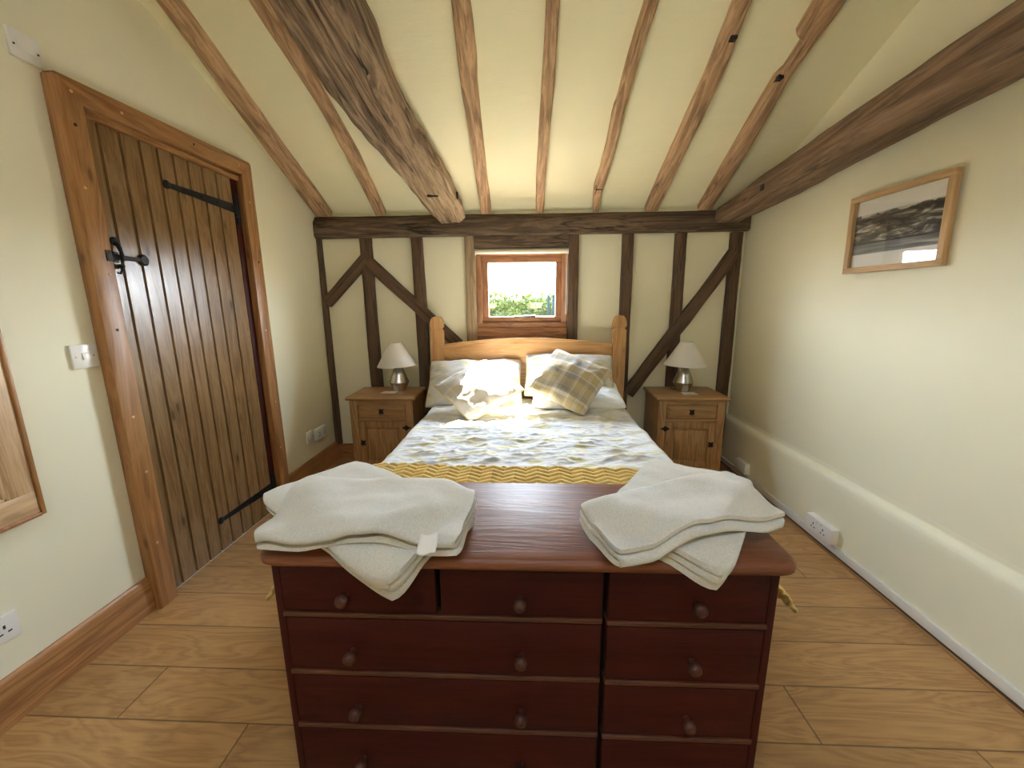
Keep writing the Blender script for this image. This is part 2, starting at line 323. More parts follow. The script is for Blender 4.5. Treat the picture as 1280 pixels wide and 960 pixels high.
# ------------------------------------------------------------------ mesh helpers
class MB:
    def __init__(s): s.bm = bmesh.new()
    def hexa(s, pts, bevel=0, seg=2):
        """8 points: bottom 4 (ccw) then top 4"""
        vs = [s.bm.verts.new(p) for p in pts]
        fs = [s.bm.faces.new([vs[i] for i in f]) for f in ((3,2,1,0),(4,5,6,7),(0,1,5,4),(1,2,6,5),(2,3,7,6),(3,0,4,7))]
        if bevel:
            es = {e for f in fs for e in f.edges}
            bmesh.ops.bevel(s.bm, geom=list(es), offset=bevel, segments=seg, affect='EDGES', profile=.5, clamp_overlap=True)
        return s
    def box(s, x0, x1, y0, y1, z0, z1, bevel=0, seg=2):
        x0, x1 = min(x0,x1), max(x0,x1); y0, y1 = min(y0,y1), max(y0,y1); z0, z1 = min(z0,z1), max(z0,z1)
        return s.hexa([(x0,y0,z0),(x1,y0,z0),(x1,y1,z0),(x0,y1,z0),(x0,y0,z1),(x1,y0,z1),(x1,y1,z1),(x0,y1,z1)], bevel, seg)
    def prism(s, pts, d, bevel=0, seg=2):
        """polygon (3-D points) extruded by vector d"""
        a = [s.bm.verts.new(p) for p in pts]; d = Vector(d)
        b = [s.bm.verts.new(Vector(p)+d) for p in pts]
        n = len(a); fs = [s.bm.faces.new(a[::-1]), s.bm.faces.new(b)]
        for i in range(n): fs.append(s.bm.faces.new([a[i], a[(i+1)%n], b[(i+1)%n], b[i]]))
        if bevel:
            bmesh.ops.bevel(s.bm, geom=list({e for f in fs[:2] for e in f.edges}), offset=bevel, segments=seg, affect='EDGES', clamp_overlap=True)
        return s
    def lathe(s, prof, n=32, c=(0,0,0), axis='z', cap=True):
        rings = []
        def P(r, h, a):
            x, y = r*math.cos(a), r*math.sin(a)
            v = {'z': (x, y, h), 'y': (x, h, y), 'x': (h, x, y)}[axis]
            return (v[0]+c[0], v[1]+c[1], v[2]+c[2])
        for r, h in prof: rings.append([s.bm.verts.new(P(max(r, 1e-5), h, 2*PI*i/n)) for i in range(n)])
        for a, b in zip(rings, rings[1:]):
            for i in range(n): s.bm.faces.new([a[i], a[(i+1)%n], b[(i+1)%n], b[i]])
        if cap:
            s.bm.faces.new(rings[0][::-1]); s.bm.faces.new(rings[-1])
        return s
    def tube(s, pts, r, n=8):
        pts = [Vector(p) for p in pts]; rings = []
        for i, p in enumerate(pts):
            t = (pts[min(i+1, len(pts)-1)]-pts[max(i-1, 0)]).normalized()
            u = t.cross(Vector((0, 0, 1)) if abs(t.z) < .9 else Vector((1, 0, 0))).normalized(); w = t.cross(u)
            rr = r[i] if isinstance(r, (list, tuple)) else r
            rings.append([s.bm.verts.new(p+u*rr*math.cos(2*PI*k/n)+w*rr*math.sin(2*PI*k/n)) for k in range(n)])
        for a, b in zip(rings, rings[1:]):
            for k in range(n): s.bm.faces.new([a[k], a[(k+1)%n], b[(k+1)%n], b[k]])
        s.bm.faces.new(rings[0][::-1]); s.bm.faces.new(rings[-1]); return s
    def grid(s, f, nu, nv, closed_u=False):
        vs = [[s.bm.verts.new(f(i/nu, j/nv)) for j in range(nv+1)] for i in range(nu+(0 if closed_u else 1))]
        m = len(vs)
        for i in range(nu):
            for j in range(nv):
                s.bm.faces.new([vs[i][j], vs[(i+1)%m][j], vs[(i+1)%m][j+1], vs[i][j+1]])
        return vs
    def build(s, name, mat, parent=None, smooth=35, origin=None):
        """link as ONE mesh; top-level meshes get their origin at the middle of their base"""
        bmesh.ops.recalc_face_normals(s.bm, faces=s.bm.faces)
        if origin is None and parent is None:
            xs = [v.co.x for v in s.bm.verts]; ys = [v.co.y for v in s.bm.verts]; zs = [v.co.z for v in s.bm.verts]
            origin = ((min(xs)+max(xs))/2, (min(ys)+max(ys))/2, min(zs))
        o = Vector(origin or (0,0,0))
        if o.length: bmesh.ops.translate(s.bm, verts=s.bm.verts, vec=-o)
        me = bpy.data.meshes.new(name); s.bm.to_mesh(me); s.bm.free()
        me.materials.append(mat)
        if smooth:
            me.shade_smooth(); me.set_sharp_from_angle(angle=R(smooth))
        ob = bpy.data.objects.new(name, me); C.objects.link(ob)
        if parent is not None: ob.parent = parent
        ob.location = o
        return ob
def tag(o, label, cat, group=None, kind=None):
    o['label'] = label; o['category'] = cat
    if group: o['group'] = group
    if kind: o['kind'] = kind
    return o
def thing(name, label, cat, loc=(0,0,0), rz=0, group=None):
    o = bpy.data.objects.new(name, None); C.objects.link(o); o.location = loc; o.rotation_euler = (0,0,rz)
    o.empty_display_size = .1
    return tag(o, label, cat, group)
def struct(name, mb, mat, smooth=35):
    o = mb.build(name, mat, None, smooth); o['kind'] = 'structure'; return o
def kids(o): return [c for c in bpy.data.objects if c.parent is o]
def dup(root, loc, rz, label):
    def cp(o, par):
        c = o.copy(); C.objects.link(c); c.parent = par
        for k in kids(o): cp(k, c)
        return c
    r = cp(root, None); r.location = loc; r.rotation_euler = (0,0,rz); r['label'] = label; return r
def lerp(a, b, t): return a+(b-a)*t
def sstep(a, b, x):
    t = min(1, max(0, (x-a)/(b-a))); return t*t*(3-2*t)
def nz(x, y=0, z=0, s=1.0): return noise.noise(Vector((x*s, y*s, z*s)))
def interp(tbl, x):
    tbl = sorted(tbl)
    if x <= tbl[0][0]: return tbl[0][1]
    for (a, va), (b, vb) in zip(tbl, tbl[1:]):
        if x <= b: return va+(vb-va)*(x-a)/(b-a)
    return tbl[-1][1]

# ------------------------------------------------------------------ the shell
T = .14                                   # wall thickness (back wall)
struct('floor', MB().box(XL-.3, XR+.3, YF-.2, YB+T, -.12, 0), M['floor'])
WX0, WX1, WZ0, WZ1 = -.412, .302, 1.085, 1.706      # window opening in the back wall
wb = MB()
wb.box(XL-.2, WX0, YB, YB+T, 0, 2.3).box(WX1, XR+.2, YB, YB+T, 0, 2.3).box(WX0, WX1, YB, YB+T, 0, WZ0).box(WX0, WX1, YB, YB+T, WZ1, 2.3)
struct('wall_back', wb, M['wall'])
DY0, DY1, DZ = 1.552, 2.372, 2.005                 # door opening in the left wall
def gable(mb, x0, x1, y0, y1, z0):
    """piece of side wall whose top follows the roof slope"""
    def top(y): return (ceil_z(y) if y >= RIDGE_Y else RIDGE_Z-.52*(RIDGE_Y-y))+.03
    ys = [y0]+([RIDGE_Y] if y0 < RIDGE_Y < y1 else [])+[y1]
    mb.prism([(x0, y0, z0)]+[(x0, y1, z0)]+[(x0, y, top(y)) for y in reversed(ys)], (x1-x0, 0, 0))
wl = MB()
gable(wl, XL-.12, XL, YF, DY0, 0); gable(wl, XL-.12, XL, DY0, DY1, DZ); gable(wl, XL-.12, XL, DY1, YB+.05, 0)
struct('wall_left', wl, M['wall'])
# right wall: straight above, the foot bulges into the room below 0.38 m
wr = MB()
ys = [YF+(YB+.04-YF)*i/90 for i in range(91)]
prof = [(-.006, 0), (-.006, .30), (-.005, .350), (-.001, .374), (.006, .388), (.018, .397), (.027, .404), (.030, .43)]
def wall_profile(u, v):
    y = YF+(YB+.04-YF)*u
    k = v*(len(prof)-1); i = min(int(k), len(prof)-2); f = k-i
    x = lerp(prof[i][0], prof[i+1][0], f); z = lerp(prof[i][1], prof[i+1][1], f)
    w = .006*nz(y*1.3, z*2, 3)*(1 if z > .1 else .4)
    return (XR-.030+x+w*(z < .42), y, z+(.012*nz(y*1.7, 9, 2) if z > .3 and z < .425 else 0))
wr.grid(wall_profile, 90, 21)
gable(wr, XR, XR+.12, YF, YB+.05, .428)
wr.box(XR+.002, XR+.12, YF, YB+.05, 0, .43)
struct('wall_right', wr, M['wall'], 60)
struct('wall_front', MB().box(XL-.12, -1.0, YF-.12, YF, 0, 2.6).box(1.0, XR+.12, YF-.12, YF, 0, 2.6).box(-1.0, 1.0, YF-.12, YF, 0, 2.6), M['wall'])
# ceiling: front slope solid, rear slope with two added fill rooflights
def slope_panel(mb, x0, x1, y0, y1, zf):
    mb.hexa([(x0,y0,zf(y0)),(x1,y0,zf(y0)),(x1,y1,zf(y1)),(x0,y1,zf(y1)),(x0,y0,zf(y0)+.1),(x1,y0,zf(y0)+.1),(x1,y1,zf(y1)+.1),(x0,y1,zf(y1)+.1)])
ce = MB()
slope_panel(ce, XL-.12, XR+.12, RIDGE_Y, YB+T, ceil_z)
rear_z = lambda y: RIDGE_Z-.52*(RIDGE_Y-y)
SKY = [(-.70, -.30, -.75, -.20), (.30, .70, -.75, -.20)]      # unseen fill rooflights x0,x1,y0,y1
slope_panel(ce, XL-.12, XR+.12, YF-.12, -.75, rear_z); slope_panel(ce, XL-.12, XR+.12, -.20, RIDGE_Y, rear_z)
for x0, x1 in ((XL-.12, -.70), (-.30, .30), (.70, XR+.12)): slope_panel(ce, x0, x1, -.75, -.20, rear_z)
struct('ceiling', ce, M['ceiling'])

# ------------------------------------------------------------------ skirting boards and trims
def skirting(name, y0, y1):
    mb = MB(); x = XL
    mb.prism([(x, y0, 0), (x+.020, y0, 0), (x+.020, y0, .118), (x+.016, y0, .132), (x+.017, y0, .139), (x+.011, y0, .152), (x+.006, y0, .157), (x, y0, .157)], (0, y1-y0, 0))
    return struct(name, mb, M['skirt_y'])
skirting('baseboard_left', YF, 1.470)
skirting('baseboard_left_far', 2.462, YB)
mb = MB(); mb.prism([(XL+.02, YB, 0), (XL+.02, YB-.018, 0), (XL+.02, YB-.018, .105), (XL+.02, YB-.010, .125), (XL+.02, YB, .125)], (3.14, 0, 0))
struct('baseboard_back', mb, M['skirt_x'])
mb = MB(); mb.box(XR-.048, XR-.034, YF, YB-.02, .016, .060, .004); struct('trim_1', mb, M['cream_plastic'])
mb = MB(); mb.box(XR-.042, XR-.036, YF, YB-.02, .001, .016); struct('trim_2', mb, M['brown_gap'])  # dark brown strip filling the gap under the trunking
mb = MB(); mb.box(XR-.056, XR-.044, YF, YB-.02, 0, .007, .002); struct('trim_3', mb, M['arch_y'])

# ------------------------------------------------------------------ door in the left wall
door = bpy.data.objects.new('door_1', None); C.objects.link(door); door.location = (XL, (DY0+DY1)/2, 0); door['kind'] = 'structure'
door['label'] = 'brown stained ledged plank door in an orange pine frame, with black iron latch and hinges'
def dp(name, mb, mat, parent=door, smooth=35):
    bmesh.ops.translate(mb.bm, verts=mb.bm.verts, vec=-door.location)
    o = mb.build(name, mat, parent, smooth, origin=(0,0,0)); return o
FX = XL+.012                                       # door face
edges = [1.556, 1.624, 1.709, 1.794, 1.876, 1.957, 2.038, 2.125, 2.215, 2.325]
mb = MB()
for i, (a, b) in enumerate(zip(edges, edges[1:])):
    mb.prism([(FX-.030, a, .012), (FX-.030, b, .012), (FX-.012, b, .012), (FX-.010, b-.003, .012), (FX, b-.0065, .012), (FX, a+.0065, .012), (FX-.010, a+.003, .012), (FX-.012, a, .012)], (0, 0, DZ-.03))
panel = dp('plank_panel', mb, M['door'])
AX = XL+.047                                       # architrave face
mb = MB()
mb.box(XL, AX, 1.470, 1.556, 0, 2.075, .004); dp('frame_post', mb, M['arch_z'])
mb = MB(); mb.box(XL, AX, 2.372, 2.462, 0, 2.095, .004); dp('frame_post', mb, M['arch_z'])
mb = MB(); mb.hexa([(XL,1.557,DZ),(AX+.001,1.557,DZ),(AX+.001,2.371,DZ+.012),(XL,2.371,DZ+.012),(XL,1.475,2.083),(AX+.001,1.475,2.083),(AX+.001,2.457,2.101),(XL,2.457,2.101)], .004)
dp('frame_head', mb, M['arch_y'])
mb = MB(); mb.box(XL-.05, FX-.002, 2.327, 2.372, 0, DZ+.01); dp('hinge_jamb', mb, M['maho_z'])
mb = MB(); mb.box(XL-.05, XL+.028, DY0, DY1, DZ-.022, DZ+.004, .003); dp('door_stop', mb, M['arch_y'])
mb = MB(); mb.box(XL-.05, XL-.030, DY0, DY1, 0, DZ); dp('door_back', mb, M['door'])
mb = MB(); mb.box(XL-.028, XL+.004, 1.56, 2.36, 0, .010, .002); dp('door_light_strip', mb, M['door_light'])  # pale strip painted in for the daylight under the door
for y, z in ((1.512, 1.93), (1.503, 1.72), (1.517, 1.21), (1.512, .86), (1.52, .62), (1.508, .30), (1.53, 1.42), (2.41, 1.88), (2.425, 1.55), (2.41, 1.15), (2.42, .7), (2.41, .4), (1.70, 2.045), (2.05, 2.055), (2.36, 2.06), (1.52, 2.04)):
    pale = (int(z*100) % 2 == 0)
    mb = MB(); mb.lathe([(.0055, 0), (.0055, .0018), (.004, .0026)], 12, (AX, y, z), 'x'); dp('screw_plug', mb, M['plug'] if pale else M['knot_hole'])
def strap_hinge(z0, z1, nm='strap_hinge'):
    mb = MB(); x = FX
    pts = []
    L0, L1 = 2.325, 1.905
    for t in [i/14 for i in range(15)]:
        y = lerp(L0, L1, t); z = lerp(z0, z1, t); h = lerp(.024, .011, t); pts.append((y, z, h))
    top = [(x, y, z+h) for y, z, h in pts]; bot = [(x, y, z-h) for y, z, h in pts]
    mb.prism(bot+top[::-1], (.004, 0, 0), .0012, 1)
    mb.lathe([(.019, 0), (.019, .004), (.014, .006), (.001, .007)], 20, (x, L1-.008, z1), 'x')
    for t in (.05, .3, .55, .8):
        mb.lathe([(.006, .003), (.005, .007), (.001, .009)], 10, (x, lerp(L0, L1, t), lerp(z0, z1, t)), 'x')
    h = dp(nm, mb, M['iron'])
    mb = MB(); mb.box(FX-.002, FX+.006, 2.332, 2.362, z0-.085, z0+.085, .002)
    mb.lathe([(.009, -.045), (.009, .045)], 14, (FX+.006, 2.328, z0), 'z')
    bmesh.ops.translate(mb.bm, verts=mb.bm.verts, vec=-door.location)
    mb.build('hinge_plate', M['iron'], h, 35, origin=(0,0,0))
strap_hinge(1.828, 1.838); strap_hinge(.168, .178)
# thumb latch
mb = MB(); x = FX
zl = 1.49
mb.prism([(x, 1.555, zl-.022), (x, 1.612, zl-.020), (x, 1.612, zl+.020), (x, 1.555, zl+.022)], (.003, 0, 0), .001, 1)
latch = dp('latch', mb, M['iron'])
def lp(name, mb):
    bmesh.ops.translate(mb.bm, verts=mb.bm.verts, vec=-door.location); mb.build(name, M['iron'], latch, 35, origin=(0,0,0))
mb = MB(); mb.hexa([(x+.004,1.575,zl-.012),(x+.012,1.575,zl-.012),(x+.012,1.705,zl-.007),(x+.004,1.705,zl-.007),(x+.004,1.575,zl+.012),(x+.012,1.575,zl+.012),(x+.012,1.705,zl+.007),(x+.004,1.705,zl+.007)], .002)
mb.lathe([(.024, .003), (.024, .008), (.017, .013)], 18, (x, 1.712, zl), 'x'); lp('latch_bar', mb)
mb = MB(); mb.tube([(x+.003, 1.606, zl+.055), (x+.014, 1.606, zl+.045), (x+.022, 1.606, zl+.02), (x+.023, 1.606, zl-.010), (x+.018, 1.606, zl-.030), (x+.004, 1.606, zl-.035)], [.010, .008, .007, .007, .008, .010], 10)
mb.lathe([(.017, .0), (.017, .004), (.010, .007)], 16, (x, 1.606, zl+.062), 'x')
mb.tube([(x+.006, 1.604, zl-.030), (x+.02, 1.600, zl-.048), (x+.018, 1.592, zl-.062), (x+.008, 1.588, zl-.060)], [.007, .006, .005, .004], 8); lp('latch_keeper', mb)
mb = MB(); mb.box(AX-.001, AX+.003, 1.530, 1.553, zl-.02, zl+.02, .001); lp('catch_plate', mb)

# ------------------------------------------------------------------ old timbers
def timber(name, path, mat, label, cat='beam', up=(0,0,1), seed=0, rough=.004, sub=1, chamfer=.18, step=.05, group=None, grooves=(), sharp=50):
    """path: list of (centre, width, depth). Cross-section: squared with worn arrises, edges wander like hewn timber."""
    P = [(Vector(c), w, d) for c, w, d in path]
    L = [0]
    for a, b in zip(P, P[1:]): L.append(L[-1]+(b[0]-a[0]).length)
    n = max(4, int(L[-1]/step)); up = Vector(up).normalized(); rings = []; mb = MB()
    def at(s):
        for i in range(len(L)-1):
            if s <= L[i+1]+1e-9:
                t = (s-L[i])/(L[i+1]-L[i]); ts = t
                return P[i][0].lerp(P[i+1][0], ts), lerp(P[i][1], P[i+1][1], t), lerp(P[i][2], P[i+1][2], t)
        return P[-1]
    for k in range(n+1):
        s = L[-1]*k/n; c, w, d = at(s)
        c0 = at(max(0, s-.06))[0]; c1 = at(min(L[-1], s+.06))[0]; t = (c1-c0).normalized()
        sd = t.cross(up).normalized(); u2 = sd.cross(t).normalized()
        ch = chamfer*min(w, d); hw, hd = w/2, d/2
        pts2 = []
        for (sx, sy) in ((1,1), (-1,1), (-1,-1), (1,-1)):
            a = (sx*hw, sy*(hd-ch)); b = (sx*(hw-ch), sy*hd)
            pts2 += ([a, b] if sx*sy > 0 else [b, a])
        # add mid points on each long side
        full = []
        for i, p in enumerate(pts2):
            q = pts2[(i+1) % 8]; full.append(p)
            if i % 2 == 1:
                full += [(lerp(p[0], q[0], .33), lerp(p[1], q[1], .33)), (lerp(p[0], q[0], .67), lerp(p[1], q[1], .67))]
        if sub > 1:
            full = [(lerp(p[0], q[0], k2/sub), lerp(p[1], q[1], k2/sub)) for p, q in zip(full, full[1:]+full[:1]) for k2 in range(sub)]
        ring = []
        for i, (a, b) in enumerate(full):
            ang = math.atan2(b, a)
            f = 1+rough/max(.02, min(w, d))*(2.2*nz(s*2.2+seed*7, math.cos(ang)*1.2, math.sin(ang)*1.2)+1.1*nz(s*9+seed*3, math.cos(ang)*3, math.sin(ang)*3+5))
            for ga, s0, s1, gw, gd in grooves:      # drying splits: long notches in the surface
                if s0 < s < s1:
                    da = abs(ang-(ga+.10*nz(s*3, ga, seed)+.03*nz(s*14, ga, 2)))
                    if da < gw: f -= gd*(1-da/gw)*min(1, (s-s0)/.12, (s1-s)/.12)
            ring.append(mb.bm.verts.new(c+sd*a*f+u2*b*f))
        rings.append(ring)
    m = len(rings[0])
    for a, b in zip(rings, rings[1:]):
        for i in range(m): mb.bm.faces.new([a[i], a[(i+1) % m], b[(i+1) % m], b[i]])
    mb.bm.faces.new(rings[0][::-1]); mb.bm.faces.new(rings[-1])
    ax = (P[0][0]-P[-1][0]).normalized(); sx = up.cross(ax).normalized(); sy = ax.cross(sx)
    m4 = Matrix((sx, sy, ax)).transposed().to_4x4(); m4.translation = P[-1][0]
    bmesh.ops.transform(mb.bm, matrix=m4.inverted(), verts=mb.bm.verts)
    o = mb.build(name, mat, None, sharp, origin=(0,0,0)); o.matrix_world = m4; tag(o, label, cat, group); return o

# wall posts and braces (faces 3.5 cm proud of the plaster)
PF = YB-.016
def post(x0t, x1t, x0b, x1b, zt, zb, label, mat='post', seed=0, d=.044):
    return timber('timber_post', [(( (x0t+x1t)/2, YB+.004-d/2, zt), x1t-x0t, d), (((x0b+x1b)/2, YB+.004-d/2, zb), x1b-x0b, d)], M[mat], label, 'timber post', up=(0,-1,0), seed=seed, rough=.0022, chamfer=.06, step=.06)
ZP = 1.806
post(-1.646, -1.616, -1.646, -1.600, ZP, .13, 'narrow dark timber strip in the left back corner of the room', seed=1)
post(-1.307, -1.219, -1.297, -1.203, ZP, .128, 'dark oak wall post above the left bedside table, with a brace on either side', seed=2)
post(-.904, -.817, -.890, -.797, ZP, .128, 'dark oak wall post just left of the bed headboard, crossed by a brace', seed=3)
post(-.492, -.421, -.491, -.413, ZP, 1.00, 'pale weathered post along the left side of the window', 'post_pale', seed=4)
post(.303, .378, .303, .383, ZP, 1.00, 'dark oak post along the right side of the window', seed=5)
post(.708, .786, .712, .794, ZP, .128, 'dark oak wall post behind the right headboard post', seed=6)
post(1.101, 1.179, 1.101, 1.184, ZP, .128, 'dark oak wall post behind the right bedside lamp, crossed by a long brace', seed=7)
post(1.505, 1.590, 1.507, 1.592, ZP, .128, 'knotty oak post in the right back corner of the room', seed=8)
def brace(a, b, w, label, seed, d=.042):
    a = Vector((a[0], YB-.003-d/2, a[1])); b = Vector((b[0], YB-.003-d/2, b[1]))
    return timber('timber_brace', [(a, w, d), (b, w, d)], M['post'], label, 'timber brace', up=(0,-1,0), seed=seed, rough=.003, chamfer=.06, step=.05)
brace((-1.615, 1.312), (-1.270, 1.646), .082, 'short dark brace rising from the left corner to the first wall post', 11)
brace((-1.250, 1.626), (-.560, .975), .085, 'long dark brace falling from the left wall post to behind the headboard', 12)
brace((1.545, 1.669), (.800, .575), .088, 'long dark brace falling from the right corner post behind the bedside lamp', 13)
# weathered window head timber
mb = MB(); mb.box(WX0-.006, .302, YB-.034, YB+.02, 1.716, ZP, .003)
tag(mb.build('window_lintel', M['plate']), 'dark board across the top of the window under the wall plate', 'lintel')
# wall plate
wp = MB()
n = 64; rings = []
for k in range(n+1):
    x = lerp(XL+.002, XR-.004, k/n)
    w = lambda i: .0045*nz(x*2.5, i*3.7, 1)+.002*nz(x*11, i*2, 4)
    zb_ = lerp(1.800, 1.812, k/n); zt_ = 1.926
    pr = [(YB, zb_+.002), (3.205, zb_+w(1)), (3.190+w(2), zb_+.012+w(1)), (3.188+w(3), zb_+.06), (3.190+w(4), zt_-.014), (3.200, zt_+w(5)), (3.232, 1.962+w(6)*1.3), (YB, 1.964)]
    rings.append([wp.bm.verts.new((x, a, b)) for a, b in pr])
for a, b in zip(rings, rings[1:]):
    for i in range(8): wp.bm.faces.new([a[i], a[(i+1) % 8], b[(i+1) % 8], b[i]])
wp.bm.faces.new(rings[0][::-1]); wp.bm.faces.new(rings[-1])
tag(wp.build('wall_plate', M['plate']), 'long horizontal dark oak beam across the top of the back wall', 'beam')

# rafters on the slope
RT = .040
def rafter(tbl, label, seed, mat='rafter', notch=None):
    """tbl: (y, x_left, x_right)"""
    path = []
    for y, a, b in sorted(tbl, reverse=True):
        z = ceil_z(y)-.012
        path.append((((a+b)/2, y, z), b-a, RT+.024))
    y, a, b = sorted(tbl)[0]
    z = ceil_z(.35)-.012; path.append((((a+b)/2, .35, z), b-a, RT+.024))
    o = timber('ceiling_rafter', path, M[mat], label, 'rafter', up=(0, CEIL_S, 1), seed=seed, rough=.0032, chamfer=.12, step=.045)
    return o
rafter([(3.215,-1.625,-1.50), (2.7,-1.60,-1.488), (1.92,-1.545,-1.462)], 'leftmost exposed oak rafter running close to the left wall', 21)
rafter([(3.215,-1.165,-1.085), (2.668,-1.128,-1.048), (2.33,-1.128,-1.062), (1.93,-1.158,-1.062)], 'second exposed oak rafter from the left, partly passing behind the big hewn beam', 22)
rafter([(3.215,-.665,-.595), (2.7,-.70,-.625), (2.44,-.74,-.662), (1.95,-.78,-.70)], 'exposed rafter hidden above the big hewn beam, only its foot showing', 29, 'rafter_pale')
rafter([(3.215,-.357,-.283), (2.69,-.346,-.272), (2.26,-.340,-.258), (2.15,-.335,-.247), (1.96,-.323,-.246)], 'pale exposed rafter just right of the big hewn beam, above the window left edge', 23)
rafter([(3.215,.052,.110), (2.9,.048,.108), (2.70,.055,.116), (2.27,.064,.128), (1.97,.070,.128)], 'straight exposed rafter over the middle of the window', 24)
r6 = rafter([(3.215,.474,.512), (3.06,.452,.502), (2.98,.441,.508), (2.85,.455,.512), (2.62,.461,.517), (2.45,.452,.512), (2.384,.460,.515), (2.16,.466,.520), (1.98,.479,.533)], 'crooked thin rafter with a broken end, right of the window', 25)
r7 = rafter([(3.215,.855,.948), (2.51,.855,.945), (2.24,.858,.942), (1.99,.845,.914)], 'broad exposed rafter second from the right', 26)
r8 = rafter([(3.215,1.238,1.345), (2.67,1.218,1.312), (2.30,1.206,1.276), (2.27,1.225,1.278), (2.12,1.228,1.285), (2.10,1.180,1.288), (2.004,1.182,1.292)], 'rightmost exposed rafter with notches, above the right bedside table', 27)
def pocket(raft, x, y, w, l):
    z = ceil_z(y)-.012-(RT+.024)/2
    mb = MB(); mb.box(x-w/2, x+w/2, y-l/2, y+l/2, z-.003, z+.015, .002)
    p = mb.build('mortise', M['black_void'], raft, 0, origin=(0,0,0)); p.matrix_parent_inverse = raft.matrix_world.inverted()
pocket(r7, .905, 2.11, .030, .055); pocket(r8, 1.222, 2.29, .028, .06); pocket(r6, .478, 2.985, .045, .018)
# big hewn principal beam
o = timber('hewn_beam', [((-.575,3.165,1.945),.20,.13), ((-.590,3.06,1.985),.245,.17), ((-.640,2.85,2.07),.27,.19), ((-.755,2.42,2.235),.275,.21), ((-.798,2.10,2.335),.30,.22), ((-.812,1.80,2.445),.325,.23), ((-.83,1.3,2.64),.34,.24), ((-.85,.5,2.95),.34,.24)], M['beam'],
    'massive cracked hewn oak beam running down the ceiling to the wall plate', 'beam', up=(0,.4,1), seed=31, rough=.012, chamfer=.30, step=.014, sub=6, sharp=26, grooves=[(-1.72, .55, 2.7, .055, .30), (-1.15, .3, 1.5, .04, .18), (-2.3, .5, 1.3, .04, .16), (-.75, .8, 2.4, .06, .22), (-1.45, 0.05, .6, .04, .14), (-2.0, 1.5, 2.8, .04, .2)])
hewn = o
# right principal beam along the wall
o = timber('side_beam', [((1.452,3.186,1.916),.19,.105), ((1.470,2.9,1.948),.205,.120), ((1.483,2.5,1.990),.225,.13), ((1.490,2.0,2.032),.235,.135), ((1.490,1.5,2.062),.24,.135), ((1.490,.8,2.10),.24,.14), ((1.49,-.6,2.16),.24,.14)], M['beam_r'],
    'thick dark oak beam running along the top of the right wall', 'beam', up=(0,0,1), seed=33, rough=.005, chamfer=.16, step=.035)

def notch(par, x0, x1, y0, y1, z0, z1):
    mb = MB(); mb.box(x0, x1, y0, y1, z0, z1, .004)
    p = mb.build('mortise', M['black_void'], par, 0, origin=(0,0,0)); p.matrix_parent_inverse = par.matrix_world.inverted()
notch(hewn, -.665, -.590, 2.785, 2.815, 1.985, 2.05); notch(hewn, -.52, -.484, 2.93, 2.955, 2.0, 2.05)
notch(o, 1.362, 1.40, 2.585, 2.62, 1.938, 1.972)

# ------------------------------------------------------------------ window in the back wall
win = bpy.data.objects.new('window_1', None); C.objects.link(win); win.location = ((WX0+WX1)/2, YB, WZ0); win['kind'] = 'structure'
def wpart(name, mb, mat, parent=win, smooth=35):
    bmesh.ops.translate(mb.bm, verts=mb.bm.verts, vec=-win.location); return mb.build(name, mat, parent, smooth, origin=(0,0,0))
def ring_frame(x0, x1, z0, z1, w, y0, y1, name, mx, mz, parent=None, bev=.004):
    for a_, b_ in ((z0, z0+w), (z1-w, z1)):
        mb = MB(); mb.box(x0, x1, y0, y1, a_, b_, bev); wpart(name+'_rail', mb, mx)
    for a_, b_ in ((x0, x0+w), (x1-w, x1)):
        mb = MB(); mb.box(a_, b_, y0, y1, z0+w, z1-w, bev); wpart(name+'_stile', mb, mz)
ring_frame(WX0, WX1, WZ0+.018, WZ1, .045, YB-.012, YB+.09, 'frame', M['win_x'], M['win_z'])
ring_frame(WX0+.045, WX1-.045, WZ0+.063, WZ1-.045, .048, YB+.012, YB+.075, 'sash', M['win_x'], M['win_z'])
mb = MB(); mb.box(WX0+.09, WX1-.09, YB+.040, YB+.046, WZ0+.108, WZ1-.09); wpart('pane', mb, M['glass'])
mb = MB(); mb.box(WX0, WX1, YB-.030, YB+.02, WZ0-.04, WZ0+.02, .004); wpart('sill_board', mb, M['win_x'])
mb = MB(); mb.box(WX0-.005, WX1+.003, YB-.022, YB+.0, 1.0, WZ0-.040, .003); wpart('under_sill', mb, M['win_x'])
mb = MB(); mb.box(-.105, .055, YB-.004, YB+.012, WZ0+.105, WZ0+.118, .003)
mb.tube([(-.115, YB-.012, WZ0+.114), (-.08, YB-.026, WZ0+.112), (0, YB-.030, WZ0+.116), (.05, YB-.022, WZ0+.122)], [.006, .007, .006, .005], 8)
hd = wpart('window_handle', mb, M['steel_dark'])
# roller blind cassette
bl = thing('roller_blind', 'rolled-up cream roller blind with a bead chain at the top of the window', 'blind', (-.055, YB-.03, 1.66))
mb = MB(); mb.lathe([(.017, -.352), (.017, .352)], 20, (0, 0, .028), 'x'); mb.box(-.352, .352, -.004, .017, .012, .046, .003); mb.build('blind_roll', M['blind'], bl, origin=(0,0,0))
for s in (-1, 1):
    mb = MB(); mb.box(s*.352, s*.357, -.02, .018, .006, .048, .001); mb.build('bracket', M['white_plastic'], bl, origin=(0,0,0))
mb = MB(); mb.tube([(.347, -.018, .03), (.347, -.018, -.44)], .0018, 6); mb.tube([(.340, -.012, .03), (.340, -.012, -.44)], .0018, 6)
mb.tube([(.347, -.018, -.44), (.3435, -.016, -.448), (.340, -.012, -.44)], .0018, 6); mb.build('bead_chain', M['white_plastic'], bl, origin=(0,0,0))
